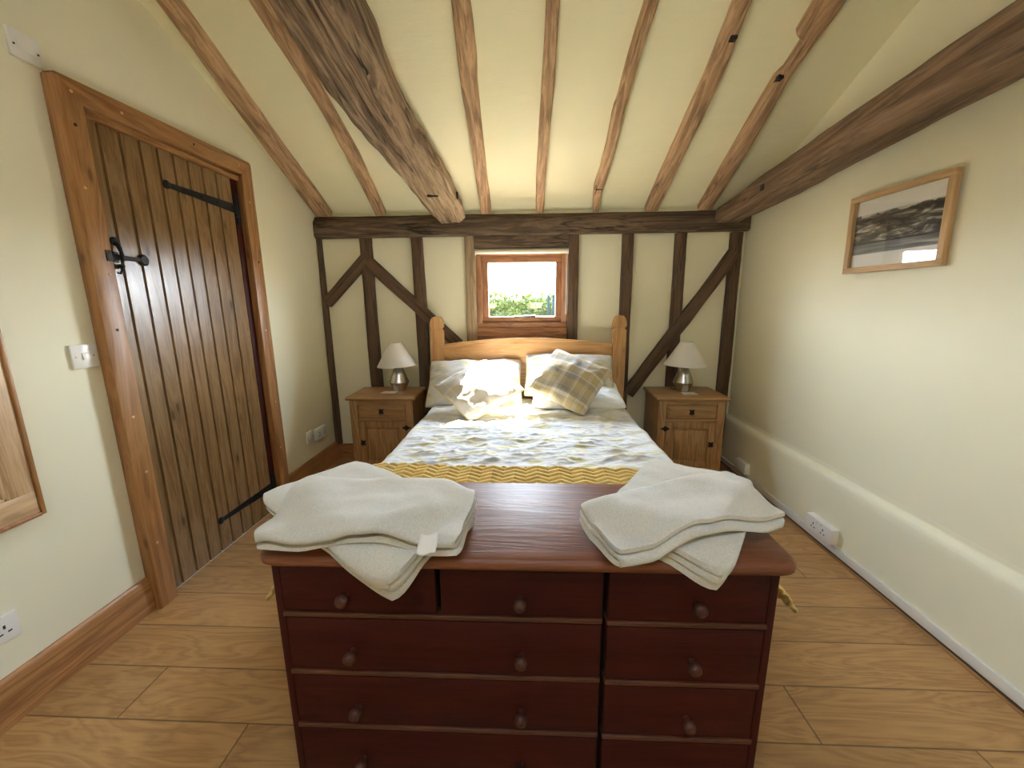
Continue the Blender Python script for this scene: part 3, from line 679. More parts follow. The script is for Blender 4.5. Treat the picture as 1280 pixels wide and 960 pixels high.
# frames of the unseen rooflights, added to brighten ceiling and walls
for i, (x0, x1, y0, y1) in enumerate(SKY):
    r = bpy.data.objects.new('window_%d' % (i+2), None); C.objects.link(r); r.location = ((x0+x1)/2, (y0+y1)/2, rear_z((y0+y1)/2)); r['kind'] = 'structure'
    mb = MB()
    for (a, b, c, d) in ((x0, x1, y0, y0+.04), (x0, x1, y1-.04, y1), (x0, x0+.04, y0+.04, y1-.04), (x1-.04, x1, y0+.04, y1-.04)):
        slope_panel(mb, a, b, c, d, lambda y: rear_z(y)+.002)
    bmesh.ops.translate(mb.bm, verts=mb.bm.verts, vec=-r.location); mb.build('window_frame', M['win_x'], r, origin=(0,0,0))

# ------------------------------------------------------------------ bed
BX = -.012
bed = thing('bed', 'pine double bed with a gently arched headboard under the window', 'bed', (BX, 2.1, 0))
def bp(name, mb, mat, parent=bed, smooth=40): return mb.build(name, mat, parent, smooth, origin=(0,0,0))
def headpost(cx):
    mb = MB(); w, d = .049, .032; y = 1.03
    # square post with a waisted, rounded finial
    prof = [(0, 1, 1), (1.095, 1, 1), (1.103, .78, .85), (1.116, .78, .85), (1.123, 1.0, 1), (1.150, 1.0, 1), (1.172, .88, 1), (1.192, .70, .97), (1.203, .42, .9), (1.206, .15, .8)]
    rings = []
    for z, a, b in prof:
        rings.append([mb.bm.verts.new((cx+sx*w*a, y+sy*d*b, z)) for sx, sy in ((-1,-1),(1,-1),(1,1),(-1,1))])
    for a, b in zip(rings, rings[1:]):
        for i in range(4): mb.bm.faces.new([a[i], a[(i+1)%4], b[(i+1)%4], b[i]])
    mb.bm.faces.new(rings[0][::-1]); mb.bm.faces.new(rings[-1])
    return mb
for cx in (-.699, .701): bp('headboard_post', headpost(cx), M['pine_z'])
mb = MB(); top = []
for i in range(33):
    t = i/32; x = lerp(-.652, .654, t); s = abs(2*t-1)
    top.append((x, 1.018, .992+.045*math.cos(s*PI/2)))
mb.prism([(-.652, 1.018, .46), (.654, 1.018, .46)]+top[::-1], (0, .024, 0), .003, 1)
hbp = bp('headboard_panel', mb, M['pine_x'])
mb = MB(); mb.prism([(-.652, 1.008, .86), (.654, 1.008, .86)]+[(x, 1.008, z) for x, y, z in top[::-1]], (0, .012, 0), .004, 2); mb2 = bp('headboard_top_rail', mb, M['pine_x'])
for s in (-1, 1):
    mb = MB(); mb.box(s*.665-.014, s*.665+.014, -.86, 1.0, .26, .40, .004); bp('side_rail', mb, M['pine_y'])
    mb = MB(); mb.box(s*.650-.035, s*.650+.035, -.93, -.86, 0, .50, .006); bp('foot_post', mb, M['pine_z'])
mb = MB(); mb.box(-.615, .615, -.91, -.88, .26, .46, .004); bp('foot_rail', mb, M['pine_x'])
mb = MB(); mb.box(-.645, .645, -.875, 1.0, .33, .545, .04, 4); bp('mattress', mb, M['mattress'])
# duvet
def ridged(x, y, z, o=3):
    s = 0; a = 1
    for i in range(o):
        s += a*(1-abs(noise.noise(Vector((x, y, z+i*7)))*2.0)); x, y = x*2.03, y*2.03; a *= .5
    return s/(2-2*.5**o)
def duvet_pt(u, v):
    s = (u-.5)*2*.98; y = lerp(1.27, 2.99, v)
    hw = .640+.012*nz(y*4, s > 0, 5)
    r = .055; a = abs(s); top = .585
    if a < hw: x, z = a, top
    elif a < hw+r*PI/2: q = (a-hw)/r; x, z = hw+r*math.sin(q), top-r*(1-math.cos(q))
    else:
        dn = a-hw-r*PI/2; x, z = hw+r+dn*(.12+.16*nz(y*5+(s > 0)*9, 3, 1)), top-r-dn
        x += .014*math.sin(y*26+3*nz(y*3, 2, s > 0))*min(1, dn/.1)
    inner = 1-sstep(hw-.12, hw+.05, a)
    # rumpled cloth: creases run mostly across the bed, with diagonals towards the right
    X = s; wr1 = ridged(X*2.2+y*1.6, y*7.0-X*.8, 1.3, 5)
    wr2 = ridged(X*5.0-y*4.2, y*3.5+X*3, 8.1)
    wr3 = ridged(X*4.0+y*3.0+4, y*15-X*5, 3.3, 4)
    f = .40*wr1*abs(wr1)+.30*wr2*abs(wr2)+.20*wr3*abs(wr3)
    z += (f-.30)*.046*(.35+.65*inner) + .012*nz(X*3, y*3, 2)
    z += .008*sstep(2.5, 2.95, y)
    ex = 0
    return (math.copysign(x, s)+BX+ex, y, z)
mb = MB(); mb.grid(duvet_pt, 330, 330)
duv = mb.build('duvet', M['duvet'], None, 180)
sm = duv.modifiers.new('thick', 'SOLIDIFY'); sm.thickness = .012; sm.offset = -1
tag(duv, 'crumpled white duvet with a yellow and grey leaf print on the bed', 'duvet')
# throw, cable knit in herringbone rows
def throw_pt(u, v):
    s = (u-.5)*2*1.07; y = lerp(1.212, 1.640-.045*u+.006*math.sin(u*9), v)
    hw = .635; r = .055; a = abs(s); top = .612
    nx = (0, 0, 1)
    if a < hw: x, z = a, top; nx = (0, 0, 1)
    elif a < hw+r*PI/2: q = (a-hw)/r; x, z = hw+r*math.sin(q), top-r*(1-math.cos(q)); nx = (math.sin(q), 0, math.cos(q))
    else:
        dn = a-hw-r*PI/2; x, z = hw+r+dn*.60+.012*math.sin(y*22)*min(1, dn/.1), top-r-dn*.80; nx = (.80, 0, .60)
    p = .034; q = .046
    tri = abs(((s/q) % 2)-1)
    ph = (y+tri*.030)/p
    h = .0115*abs(math.sin(PI*ph))**.8
    seam = min(1, abs(tri-.0)/.08, abs(1-tri)/.08); h *= .85+.15*seam
    h += .006*nz(s*5, y*5, 3)
    sg = 1 if s > 0 else -1
    return (sg*(x+nx[0]*h)+BX, y, z+nx[2]*h)
mb = MB(); mb.grid(throw_pt, 640, 170)
th = mb.build('throw', M['knit'], None, 180)
sm = th.modifiers.new('thick', 'SOLIDIFY'); sm.thickness = .008; sm.offset = -1
tag(th, 'mustard yellow chunky knitted throw across the foot of the bed', 'throw')

# pillows and cushions
def cushion(name, w, h, t, mat, label, cat, center, ux, vy, seed, wr=.010, pinch=.07, n=44, piping=None, sag=0.0):
    ux = Vector(ux).normalized(); vy = Vector(vy); vy = (vy-ux*vy.dot(ux)).normalized(); wn_ = ux.cross(vy)
    mb = MB()
    def surf(u, v, sg):
        u0, v0 = u, v
        x = w/2*u*(1-pinch*(1-v*v)); y = h/2*v*(1-pinch*(1-u*u))
        e = max(0, (1-u*u)*(1-v*v)); th_ = t/2*(e**.42)*(1+.12*nz(u*1.6+seed, v*1.6))
        k = min(1, e*5)
        th_ += wr*k*(ridged(u*2+seed, v*2.4, seed*.7, 3)-.55)+wr*.8*(1-k)*nz(u*9, v*9, seed)*min(1, e*20)
        edge = .35*t*.3*nz(u*2.5+seed*3, v*2.5, 5)
        zz = sg*th_+edge*.6-sag*(u*u+v*v)*.5
        cr = 1-.055*abs(u0)**5*abs(v0)**5
        return (x*cr, y*cr, zz)
    nn = n
    def warp(t_): return math.sin(t_*PI/2)*.55+t_*.45
    V = {}
    for sg in (1, -1):
        for i in range(nn+1):
            for j in range(nn+1):
                u, v = warp(-1+2*i/nn), warp(-1+2*j/nn)
                border = i in (0, nn) or j in (0, nn)
                if border and sg == -1: V[(i, j, -1)] = V[(i, j, 1)]
                else: V[(i, j, sg)] = mb.bm.verts.new(surf(u, v, sg))
        for i in range(nn):
            for j in range(nn):
                f = [V[(i, j, sg)], V[(i+1, j, sg)], V[(i+1, j+1, sg)], V[(i, j+1, sg)]]
                mb.bm.faces.new(f if sg == 1 else f[::-1])
    ring = [(-1+2*i/nn, -1) for i in range(nn)]+[(1, -1+2*i/nn) for i in range(nn)]+[(1-2*i/nn, 1) for i in range(nn)]+[(-1, 1-2*i/nn) for i in range(nn+1)]
    o = mb.build(name, mat, None, 180, origin=(0,0,0))
    m4 = Matrix((ux, vy, wn_)).transposed().to_4x4(); m4.translation = Vector(center); o.matrix_world = m4
    tag(o, label, cat)
    if piping:
        mb = MB(); mb.tube([surf(warp(a), warp(b), 1) for a, b in ring], .0035, 6); p = mb.build('piping', piping, o, 60, origin=(0,0,0))
    return o
cushion('pillow', .72, .43, .18, M['pillow'], 'leaf print pillow leaning on the headboard, on the left side behind the sunlit cushion', 'pillow', (-.400, 2.92, .725), (1, .03, .02), (0, .70, .66), 1, wr=.014, piping=M['piping'])
cushion('pillow', .66, .42, .13, M['white_cotton'], 'plain white pillow low down at the right of the bed, under the leaf print pillow', 'pillow', (.340, 2.84, .660), (1, .0, -.01), (0, .97, .22), 2, wr=.010)
cushion('pillow', .68, .39, .16, M['pillow'], 'leaf print pillow leaning on the headboard, on the right side behind the plaid cushion', 'pillow', (.300, 2.965, .772), (1, -.02, -.02), (0, .66, .72), 3, wr=.014, piping=M['piping'])
cushion('cushion', .46, .46, .14, M['plaid_sunlit'], 'sunlit plaid cushion with sun glare in its colour, lying cornerwise on the left side of the bed', 'cushion', (-.340, 2.655, .740), (.75, .56, .34), (-.80, .52, .30), 4, wr=.011, piping=M['piping'])
cushion('cushion', .45, .45, .15, M['plaid'], 'grey and mustard plaid cushion leaning on the right hand pillow', 'cushion', (.275, 2.70, .788), (.84, -.38, -.33), (.36, .72, .58), 5, wr=.010)

# ------------------------------------------------------------------ bedside tables (pine, black iron fittings)
def iron_pull(parent, x, y, z):
    mb = MB()
    pts = []
    for i in range(24):
        a = 2*PI*i/24; r = .017+.006*math.cos(4*a+PI) ; pts.append((x+r*math.cos(a), y, z+r*1.15*math.sin(a)))
    mb.prism(pts, (0, -.003, 0), .0008, 1)
    mb.lathe([(.006, 0), (.005, -.010), (.008, -.013), (.002, -.017)], 12, (x, y, z+.006), 'y')
    mb.tube([(x-.011, y-.009, z+.006), (x-.012, y-.012, z-.010), (x, y-.013, z-.022), (x+.012, y-.012, z-.010), (x+.011, y-.009, z+.006)], .0025, 6)
    mb.build('pull', M['iron'], parent, 40, origin=(0,0,0))
def bedside(label, mirror, loc, rz):
    t = thing('bedside_table', label, 'bedside table', loc, rz, 'pine bedside tables')
    def q(name, mb, mat, par=t): return mb.build(name, mat, par, 40, origin=(0,0,0))
    W, D = .232, .185                     # half sizes of the body
    mb = MB(); mb.box(-W-.022, W+.022, -D-.02, D, .616, .640, .007, 3); q('table_top', mb, M['ns_x'])
    for s in (-1, 1):
        mb = MB(); mb.box(s*W, s*(W-.018), -D+.02, D-.005, .06, .616); q('side_panel', mb, M['ns_z'])
        mb = MB(); mb.box(s*W, s*(W-.055), -D, -D+.024, 0, .616, .003); q('stile', mb, M['ns_z'])
        mb = MB(); mb.box(s*W, s*(W-.05), D-.03, D, 0, .616, .003); q('stile', mb, M['ns_z'])
    mb = MB(); mb.box(-W+.05, W-.05, -D+.003, -D+.022, .582, .616); q('rail', mb, M['ns_x'])
    mb = MB(); mb.box(-W+.05, W-.05, -D+.003, -D+.022, .458, .478); q('rail', mb, M['ns_x'])
    mb = MB(); mb.box(-W+.05, W-.05, -D+.003, -D+.022, .055, .105); q('rail', mb, M['ns_x'])
    mb = MB(); mb.box(-W+.01, W-.01, D-.012, D-.004, .06, .61); q('back_panel', mb, M['ns_z'])
    mb = MB(); mb.box(-W+.018, W-.018, -D+.03, D-.012, .060, .072); q('bottom_panel', mb, M['ns_x'])
    mb = MB(); mb.box(-.172, .172, -D+.005, -D+.30, .482, .578, .002)
    mb.box(-.160, .160, -D-.003, -D+.006, .494, .566, .003); dr = q('drawer', mb, M['ns_x'])
    iron_pull(dr, 0, -D-.003, .530)
    # door: frame with a recessed raised panel
    mb = MB(); y0, y1 = -D-.001, -D+.016
    mb.box(-.174, -.125, y0, y1, .108, .455, .002).box(.125, .174, y0, y1, .108, .455, .002)
    mb.box(-.125, .125, y0, y1, .108, .160, .002).box(-.125, .125, y0, y1, .405, .455, .002)
    dd = q('door', mb, M['ns_z'])
    mb = MB(); mb.box(-.128, .128, -D+.010, -D+.015, .155, .410); mb.box(-.108, .108, -D+.004, -D+.012, .175, .390, .006, 2); q('door_panel', mb, M['ns_z'], dd)
    iron_pull(dd, .150*mirror, -D-.001, .290)
    for z in (.405, .150):
        mb = MB(); xx = -.178*mirror
        pts = []
        for i in range(28):
            a = 2*PI*i/28; r = .026+.007*math.cos(4*a); pts.append((xx+r*math.cos(a), -D-.002, z+r*.62*math.sin(a)))
        mb.prism(pts, (0, -.003, 0), .0008, 1); mb.lathe([(.004, -.018), (.004, .018)], 10, (xx, -D-.007, z), 'z')
        mb.build('hinge', M['iron'], dd, 40, origin=(0,0,0))
    return t
bedside('pine bedside table on the left of the bed with black iron pulls', -1, (-1.083, 3.000, 0), R(1.5))
bedside('pine bedside table on the right of the bed with black iron pulls', 1, (1.165, 3.012, 0), R(-1.5))

# ------------------------------------------------------------------ lamps
def lamp(label, loc, tilt):
    t = thing('table_lamp', label, 'lamp', loc, 0, 'matching bedside lamps')
    def q(name, mb, mat, sm=40): return mb.build(name, mat, t, sm, origin=(0,0,0))
    mb = MB(); mb.lathe([(.047, 0), (.050, .004), (.0535, .020), (.0725, .064), (.073, .070), (.070, .078), (.050, .130), (.031, .180), (.024, .200), (.020, .206), (.012, .208)], 16); q('lamp_base', mb, M['steel'], 24)
    mb = MB(); mb.lathe([(.011, .205), (.011, .245), (.017, .247), (.017, .290), (.010, .292)], 18); q('bulb_holder', mb, M['white_plastic'])
    mb = MB(); mb.lathe([(.012, .290), (.022, .310), (.028, .332), (.020, .352), (.004, .360)], 18); q('light_bulb', mb, M['mount'])
    mb = MB()
    a, b = (.148, .196), (.047, .372)
    mb.lathe([a, (a[0]+.0012, a[1]+.003), (b[0]+.0012, b[1]-.003), b, (b[0]-.003, b[1]), (b[0]-.003, b[1]-.004), (a[0]-.004, a[1]+.003), (a[0]-.003, a[1]), a], 64, cap=False)
    bmesh.ops.remove_doubles(mb.bm, verts=mb.bm.verts, dist=1e-5)
    s = q('lamp_shade', mb, M['shade'], 60)
    mb = MB()
    for k in range(3):
        an = 2*PI*k/3; mb.tube([(.017*math.cos(an), .017*math.sin(an), .285), (.044*math.cos(an), .044*math.sin(an), .368)], .0015, 6)
    q('shade_carrier', mb, M['white_plastic'])
    s.rotation_euler = (0, tilt, 0)
    return t
lamp('silver table lamp with a white cone shade on the left bedside table', (-1.005, 3.040, .640), R(-2.5))
lamp('silver table lamp with a white cone shade on the right bedside table', (1.165, 3.040, .640), R(1.2))
for pts, lab in (([(-1.125, 2.995), (-1.012, 2.985), (-1.000, 3.060), (-1.108, 3.066)], 'small white card lying in front of the left bedside lamp'), ([(1.122, 2.945), (1.232, 2.950), (1.228, 3.030), (1.135, 3.030)], 'small white card lying in front of the right bedside lamp')):
    cx_ = sum(p[0] for p in pts)/4
    # cards lie in front of the lamp foot
    mb = MB(); mb.prism([(x, y-.055 if x < 0 else y-.04, .6405) for x, y in pts], (0, 0, .0012)); tag(mb.build('card', M['paper']), lab, 'card', None)
# lamp cables
mb = MB(); mb.tube([(1.115, 3.055, .646), (1.095, 3.10, .650), (1.10, 3.14, .72), (1.118, 3.15, .80), (1.135, 3.10, .70), (1.15, 3.075, .652)], .003, 6)
tag(mb.build('lamp_cable', M['dark_gap']), 'looped dark cable behind the right bedside lamp', 'cable')

# ------------------------------------------------------------------ chest of drawers
DC = (-.020, .980)
ch = thing('chest_of_drawers', 'wide dark mahogany stained chest of drawers at the foot of the bed', 'chest of drawers', (DC[0], DC[1], 0))
def cq(name, mb, mat, par=ch, sm=40):
    bmesh.ops.translate(mb.bm, verts=mb.bm.verts, vec=-Vector((DC[0], DC[1], 0))); return mb.build(name, mat, par, sm, origin=(0,0,0))
# top board with rounded front corners and a moulded edge
def top_outline(off):
    x0, x1, y0, y1 = -.622+off, .588-off, .783+off, 1.172
    r = .045; pts = []
    for cx, cy, a0 in ((x0+r, y0+r, PI), (x1-r, y0+r, 1.5*PI)):
        for i in range(9):
            a = a0+PI/2*i/8; pts.append((cx+r*math.cos(a), cy+r*math.sin(a)))
    return pts+[(x1, y1), (x0, y1)]
mb = MB(); rings = []
for off, z in ((.016, .722), (.006, .723), (.001, .728), (0, .734), (.001, .741), (.006, .747), (.012, .750)):
    rings.append([mb.bm.verts.new((x, y, z)) for x, y in top_outline(off)])
for a, b in zip(rings, rings[1:]):
    for i in range(len(a)): mb.bm.faces.new([a[i], a[(i+1) % len(a)], b[(i+1) % len(a)], b[i]])
mb.bm.faces.new(rings[0][::-1]); mb.bm.faces.new(rings[-1])
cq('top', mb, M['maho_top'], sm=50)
X0, X1, Y0, Y1 = -.598, .555, .812, 1.160
for a, b in ((X0, X0+.018), (X1-.018, X1)):
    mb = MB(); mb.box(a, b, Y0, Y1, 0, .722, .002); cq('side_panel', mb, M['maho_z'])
mb = MB(); mb.box(X0+.018, X1-.018, Y1-.012, Y1-.004, .04, .722); cq('back_panel', mb, M['maho_z'])
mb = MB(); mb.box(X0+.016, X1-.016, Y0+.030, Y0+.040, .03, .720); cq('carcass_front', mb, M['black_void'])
mb = MB(); mb.box(X0, X1, Y0-.004, Y0+.02, 0, .085, .003); cq('plinth', mb, M['maho'])
SPLIT = .1745
rows = [(.590, .716), (.428, .572), (.268, .410), (.106, .250)]
for z in (.581, .419, .259, .094):
    mb = MB(); mb.box(X0+.016, SPLIT-.005, Y0-.005, Y0+.028, z-.0065, z+.0065, .003); cq('rail', mb, M['rail'])
    mb = MB(); mb.box(SPLIT+.005, X1-.016, Y0-.005, Y0+.028, z-.0065-.004, z+.0065-.004, .003); cq('rail', mb, M['rail'])
def knob(x, z, par):
    mb = MB(); y = Y0-.003
    mb.lathe([(.008, .003), (.0075, -.006), (.0085, -.012), (.0140, -.018), (.0155, -.024), (.0135, -.031), (.009, -.035), (.001, -.036)], 24, (x, y, z), 'y'); cq('knob', mb, M['knob'], par, 60)
def drawer(x0, x1, z0, z1, knobs, nm='drawer'):
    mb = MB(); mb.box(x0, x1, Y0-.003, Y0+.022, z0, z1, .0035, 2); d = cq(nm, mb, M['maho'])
    for x, z in knobs: knob(x, z, d)
for i, (z0, z1) in enumerate(rows):
    zc = (z0+z1)/2-.005
    if i == 0:
        drawer(X0+.020, -.214, z0, z1, [(-.425, zc-.01)]); drawer(-.203, SPLIT-.006, z0, z1, [(-.020, zc-.01)])
    else: drawer(X0+.020, SPLIT-.006, z0, z1, [(-.420, zc-.01), (-.018, zc-.01)])
    drawer(SPLIT+.006, X1-.020, z0-.004, z1-.004 if i else z1, [(.377, zc-.012)])

# ------------------------------------------------------------------ folded towels
def towel(name, center, ang, la, lb, layers, t, base, mat, label, seed, fold_first=1, support=None, label_tag=None, soft=.006, skew=0.0, bend=True):
    """serpentine cross-section along b (fold ends at +-lb/2), swept along a; draped over the chest top"""
    ca, sa = math.cos(ang), math.sin(ang); pitch = t*1.30
    half = lb/2
    cl = []                                  # centre line (b, z)
    for k in range(layers):
        z = t/2+k*pitch; d = 1 if (k % 2 == 0) == (fold_first > 0) else -1
        short = [.0, .012, .0, .02, .006][k % 5]
        for i in range(17): cl.append((d*lerp(-half+.008+short, half-.008-short, i/16), z))
        if k < layers-1:
            bx = d*(half-.008-short); nb = [.0, .012, .0, .02, .006][(k+1) % 5]; bx2 = d*(half-.008-nb)
            for i in range(1, 6):
                a = -PI/2+PI*i/6; cl.append((lerp(bx, bx2, i/6)+d*math.cos(a)*pitch*.55, z+pitch/2+math.sin(a)*pitch/2))
    # offset both sides
    left, right = [], []
    for i, p in enumerate(cl):
        a = cl[max(0, i-1)]; b = cl[min(len(cl)-1, i+1)]; tx, tz = b[0]-a[0], b[1]-a[1]; L = math.hypot(tx, tz) or 1
        nx, nz_ = -tz/L, tx/L; h = t*.43
        left.append((p[0]+nx*h, p[1]+nz_*h)); right.append((p[0]-nx*h, p[1]-nz_*h))
    poly = left+right[::-1]
    mb = MB(); NA = 34; rings = []
    H = layers*pitch
    def place(a, b, z):
        bulge = 1-.03*(1-(2*b/lb)**2)
        a2 = a*bulge+skew*b; b2 = b*(1-.02*(1-(2*a/la)**2))
        k = 1-.10*max(sstep(.35, .5, abs(a/la)), sstep(.35, .5, abs(b/lb)))
        cr = 1-.085*abs(2*a/la)**5*abs(2*b/lb)**5; a2 *= cr; b2 *= cr
        x = center[0]+ca*a2-sa*b2; y = center[1]+sa*a2+ca*b2
        n_ = soft*(nz(a*7+seed, b*7, z*8)+.5*nz(a*18, b*18+seed, z*10)+.5*(ridged(a*5+seed, b*9, seed, 2)-.6))
        n_ *= min(1, z/.012)
        zz = base+z*k+n_
        if support:
            zz = z*k+n_+support(x, y)
        # hang over the front edge of the chest
        ye = .800
        if bend and y < ye and zz > .74:
            d = ye-y; r = .035+z*1.0
            q = min(d/r, 1.25)
            y = ye-r*math.sin(q)-(max(0, d-r*1.25))*math.cos(1.25)
            zz -= r*(1-math.cos(q))+max(0, d-r*1.25)*math.sin(1.25)
        return (x+soft*.8*nz(b*9+seed, z*20, a*9), y, zz)
    for i in range(NA+1):
        a = lerp(-la/2, la/2, i/NA); ca_in = 1-sstep(.92, 1, abs(2*a/la))*.0
        rings.append([mb.bm.verts.new(place(a+.004*nz(z*60, seed, b*4)*(i in (0, NA)), b, z)) for b, z in poly])
    m = len(poly)
    for r0, r1 in zip(rings, rings[1:]):
        for i in range(m): mb.bm.faces.new([r0[i], r0[(i+1) % m], r1[(i+1) % m], r1[i]])
    nL = len(left)
    for rg in (rings[0], rings[-1]):
        for i in range(nL-1): mb.bm.faces.new([rg[i], rg[i+1], rg[m-2-i], rg[m-1-i]])
    o = mb.build(name, mat, None, 60); tag(o, label, 'towel', None)
    return o, place
zT = .7515
# left pile
cL, aL = (-.430, .962), math.atan2(-.57, .82)
towel('towel', cL, aL, .56, .315, 3, .0145, zT, M['terry'], 'folded cream bath towel lying cornerwise at the bottom of the left pile on the chest', 3, 1)
def inrect(x, y, c, ang, la, lb, soft=.05):
    dx, dy = x-c[0], y-c[1]; a = dx*math.cos(ang)+dy*math.sin(ang); b = -dx*math.sin(ang)+dy*math.cos(ang)
    d = max(abs(a)-la/2, abs(b)-lb/2); return 1-sstep(-soft*.3, soft, d)
def sup_pile(x, y, c, a, la, lb, h):
    return zT+.001+h*max(.42, inrect(x, y, c, a, la, lb, .12))
supL = lambda x, y: sup_pile(x, y, cL, aL, .47, .29, .049)
lastL, _ = towel('towel', (-.372, .880), R(-1.5), .475, .250, 3, .0135, 0, M['terry2'], 'folded cream hand towel on top of the left pile, small white label hanging out', 8, 1, support=supL, soft=.011, bend=False)
lt = lastL
mb = MB()
def lab(u, v):
    return (-.222+.040*u-.006*v, .744-.020*v, .838-.034*v-.004*math.sin(u*5))
mb.grid(lab, 6, 8)
lb_ = mb.build('care_label', M['paper'], lt, 60, origin=(0,0,0)); lb_.matrix_parent_inverse = Matrix.Translation(-lt.location); lb_['label'] = 'small white woven care label'
sm = lb_.modifiers.new('thick', 'SOLIDIFY'); sm.thickness = .001
# right pile
cR_, aR = (.398, .998), math.atan2(.80, .52)
towel('towel', cR_, aR, .48, .315, 3, .0140, zT, M['terry'], 'folded cream bath towel lying cornerwise at the bottom of the right pile on the chest', 13, 1)
supR = lambda x, y: sup_pile(x, y, cR_, aR, .46, .30, .053)
towel('towel', (.362, .895), math.atan2(.171, .435), .475, .200, 3, .0125, 0, M['terry2'], 'smaller folded cream hand towel on top of the right pile, slanting across it', 18, -1, support=supR, soft=.009, bend=False)

# ------------------------------------------------------------------ picture on the right wall
pc = thing('framed_picture', 'black and white lake and mountain photograph in a pale oak frame on the right wall', 'picture', (XR-.013, 1.935, 1.61))
pc.rotation_euler = (0, R(-1.3), R(2.2))
def pq(name, mb, mat, sm=35): return mb.build(name, mat, pc, sm, origin=(0,0,0))
PY, PZ = .240, .178
for a_, b_ in ((PZ-.026, PZ), (-PZ, -PZ+.026)):
    mb = MB(); mb.box(-.026, -.002, -PY, PY, a_, b_, .0015); pq('frame_rail', mb, M['oak_frame_y'])
for a_, b_ in ((-PY, -PY+.026), (PY-.026, PY)):
    mb = MB(); mb.box(-.026, -.002, a_, b_, -PZ+.026, PZ-.026, .0015); pq('frame_stile', mb, M['oak_frame_z'])
mb = MB(); mb.box(-.006, -.003, -PY+.01, PY-.01, -PZ+.01, PZ-.01); pq('mount', mb, M['mount'])
mb = MB(); mb.box(-.0072, -.006, -PY+.026, PY-.026, -.092, .088); pq('photograph', mb, M['photo'])
mb = MB(); mb.box(-.0115, -.0095, -PY+.02, PY-.02, -PZ+.02, PZ-.02); pq('picture_glass', mb, M['pic_glass'])

# ------------------------------------------------------------------ mirror at the left edge
mi = thing('wall_mirror', 'pine framed mirror on the left wall, cut by the left edge of the photo', 'mirror', (XL, .86, .98))
def mq(name, mb, mat): return mb.build(name, mat, mi, 35, origin=(0,0,0))
MY, MZ = .305, .345
for a_, b_ in ((-MY, -MY+.075), (MY-.075, MY)):
    mb = MB(); mb.box(.002, .030, a_, b_, -MZ, MZ, .004); mq('frame_stile', mb, M['mirror_z'])
for a_, b_ in ((-MZ-.003, -MZ+.075), (MZ-.075, MZ+.003)):
    mb = MB(); mb.box(.002, .031, -MY, MY, a_, b_, .004); mq('frame_rail', mb, M['mirror_y'])
mb = MB(); mb.box(.002, .036, -MY-.012, -MY, -MZ-.012, MZ+.012, .003).box(.002, .036, MY, MY+.012, -MZ-.012, MZ+.012, .003)
mb.box(.002, .036, -MY, MY, -MZ-.014, -MZ-.002, .003).box(.002, .036, -MY, MY, MZ+.002, MZ+.014, .003); mq('frame_edge', mb, M['arch_z'])
mb = MB(); mb.box(.020, .034, -MY+.075, -MY+.085, -MZ+.075, MZ-.075, .002).box(.020, .034, MY-.085, MY-.075, -MZ+.075, MZ-.075, .002)
mb.box(.020, .034, -MY+.075, MY-.075, -MZ+.075, -MZ+.085, .002).box(.020, .034, -MY+.075, MY-.075, MZ-.085, MZ-.075, .002); mq('inner_bead', mb, M['mirror_z'])
mb = MB(); mb.box(.008, .016, -MY+.07, MY-.07, -MZ+.07, MZ-.07); mq('mirror_glass', mb, M['mirror_glass'])

# ------------------------------------------------------------------ switches and sockets
def plate(name, label, cat, loc, side, wy, wz, depth=.010, kind='switch', group=None):
    """side +1: fixed on the left wall, facing +x; -1: on the right wall, facing -x"""
    t = thing(name, label, cat, loc, 0, group); s = side
    def q(nm, mb, mat): return mb.build(nm, mat, t, 35, origin=(0,0,0))
    mb = MB(); mb.box(0, s*depth, -wy/2, wy/2, -wz/2, wz/2, .0025, 2); q('face_plate', mb, M['white_plastic'])
    if kind == 'switch':
        mb = MB(); mb.hexa([(s*(depth-.001), -.010, -.012), (s*(depth+.007), -.010, -.012), (s*(depth+.007), .010, -.012), (s*(depth-.001), .010, -.012), (s*(depth-.001), -.010, .012), (s*(depth+.002), -.010, .012), (s*(depth+.002), .010, .012), (s*(depth-.001), .010, .012)], .001); q('rocker', mb, M['white_plastic'])
        for y in (-.030, .030):
            mb = MB(); mb.lathe([(.0035, 0), (.003, s*.0015)], 12, (s*depth, y, 0), 'x'); q('screw', mb, M['screw'])
    elif kind == 'isolator':
        mb = MB(); mb.box(s*(depth-.001), s*(depth+.004), -.022, .022, -.018, .020, .002); q('rocker', mb, M['white_plastic'])
        for y in (-.033, .033):
            mb = MB(); mb.lathe([(.0035, 0), (.003, s*.0015)], 12, (s*depth, y, -.006), 'x'); q('screw', mb, M['steel_dark'])
    elif kind == 'double':
        for yy in (-.036, .036):
            for (dy, dz, a, b) in ((0, .008, .003, .006), (-.011, -.012, .005, .0025), (.011, -.012, .005, .0025)):
                mb = MB(); mb.box(s*(depth-.002), s*(depth+.0006), yy+dy-a, yy+dy+a, dz-b, dz+b); q('pin_slot', mb, M['dark_gap'])
            mb = MB(); mb.box(s*(depth-.001), s*(depth+.004), yy-.008+(.022 if yy < 0 else -.022), yy+.006+(.022 if yy < 0 else -.022), .020, .036, .001); q('rocker', mb, M['white_plastic'])
    return t
plate('light_switch', 'white single light switch beside the door, at handle height', 'light switch', (XL, 1.416, 1.120), 1, .088, .086)
plate('isolator_switch', 'white isolator switch high on the left wall above the door corner', 'switch', (XL, 1.436, 2.129), 1, .086, .084, .012, 'isolator')
plate('double_socket', 'white double socket low on the left wall, cut by the photo edge', 'socket', (XL, .985, .310), 1, .146, .086, .010, 'double')
plate('telephone_socket', 'small pale socket on the left wall near the corner, the one nearer the door', 'socket', (XL, 2.826, .330), 1, .086, .086, .012, 'isolator')
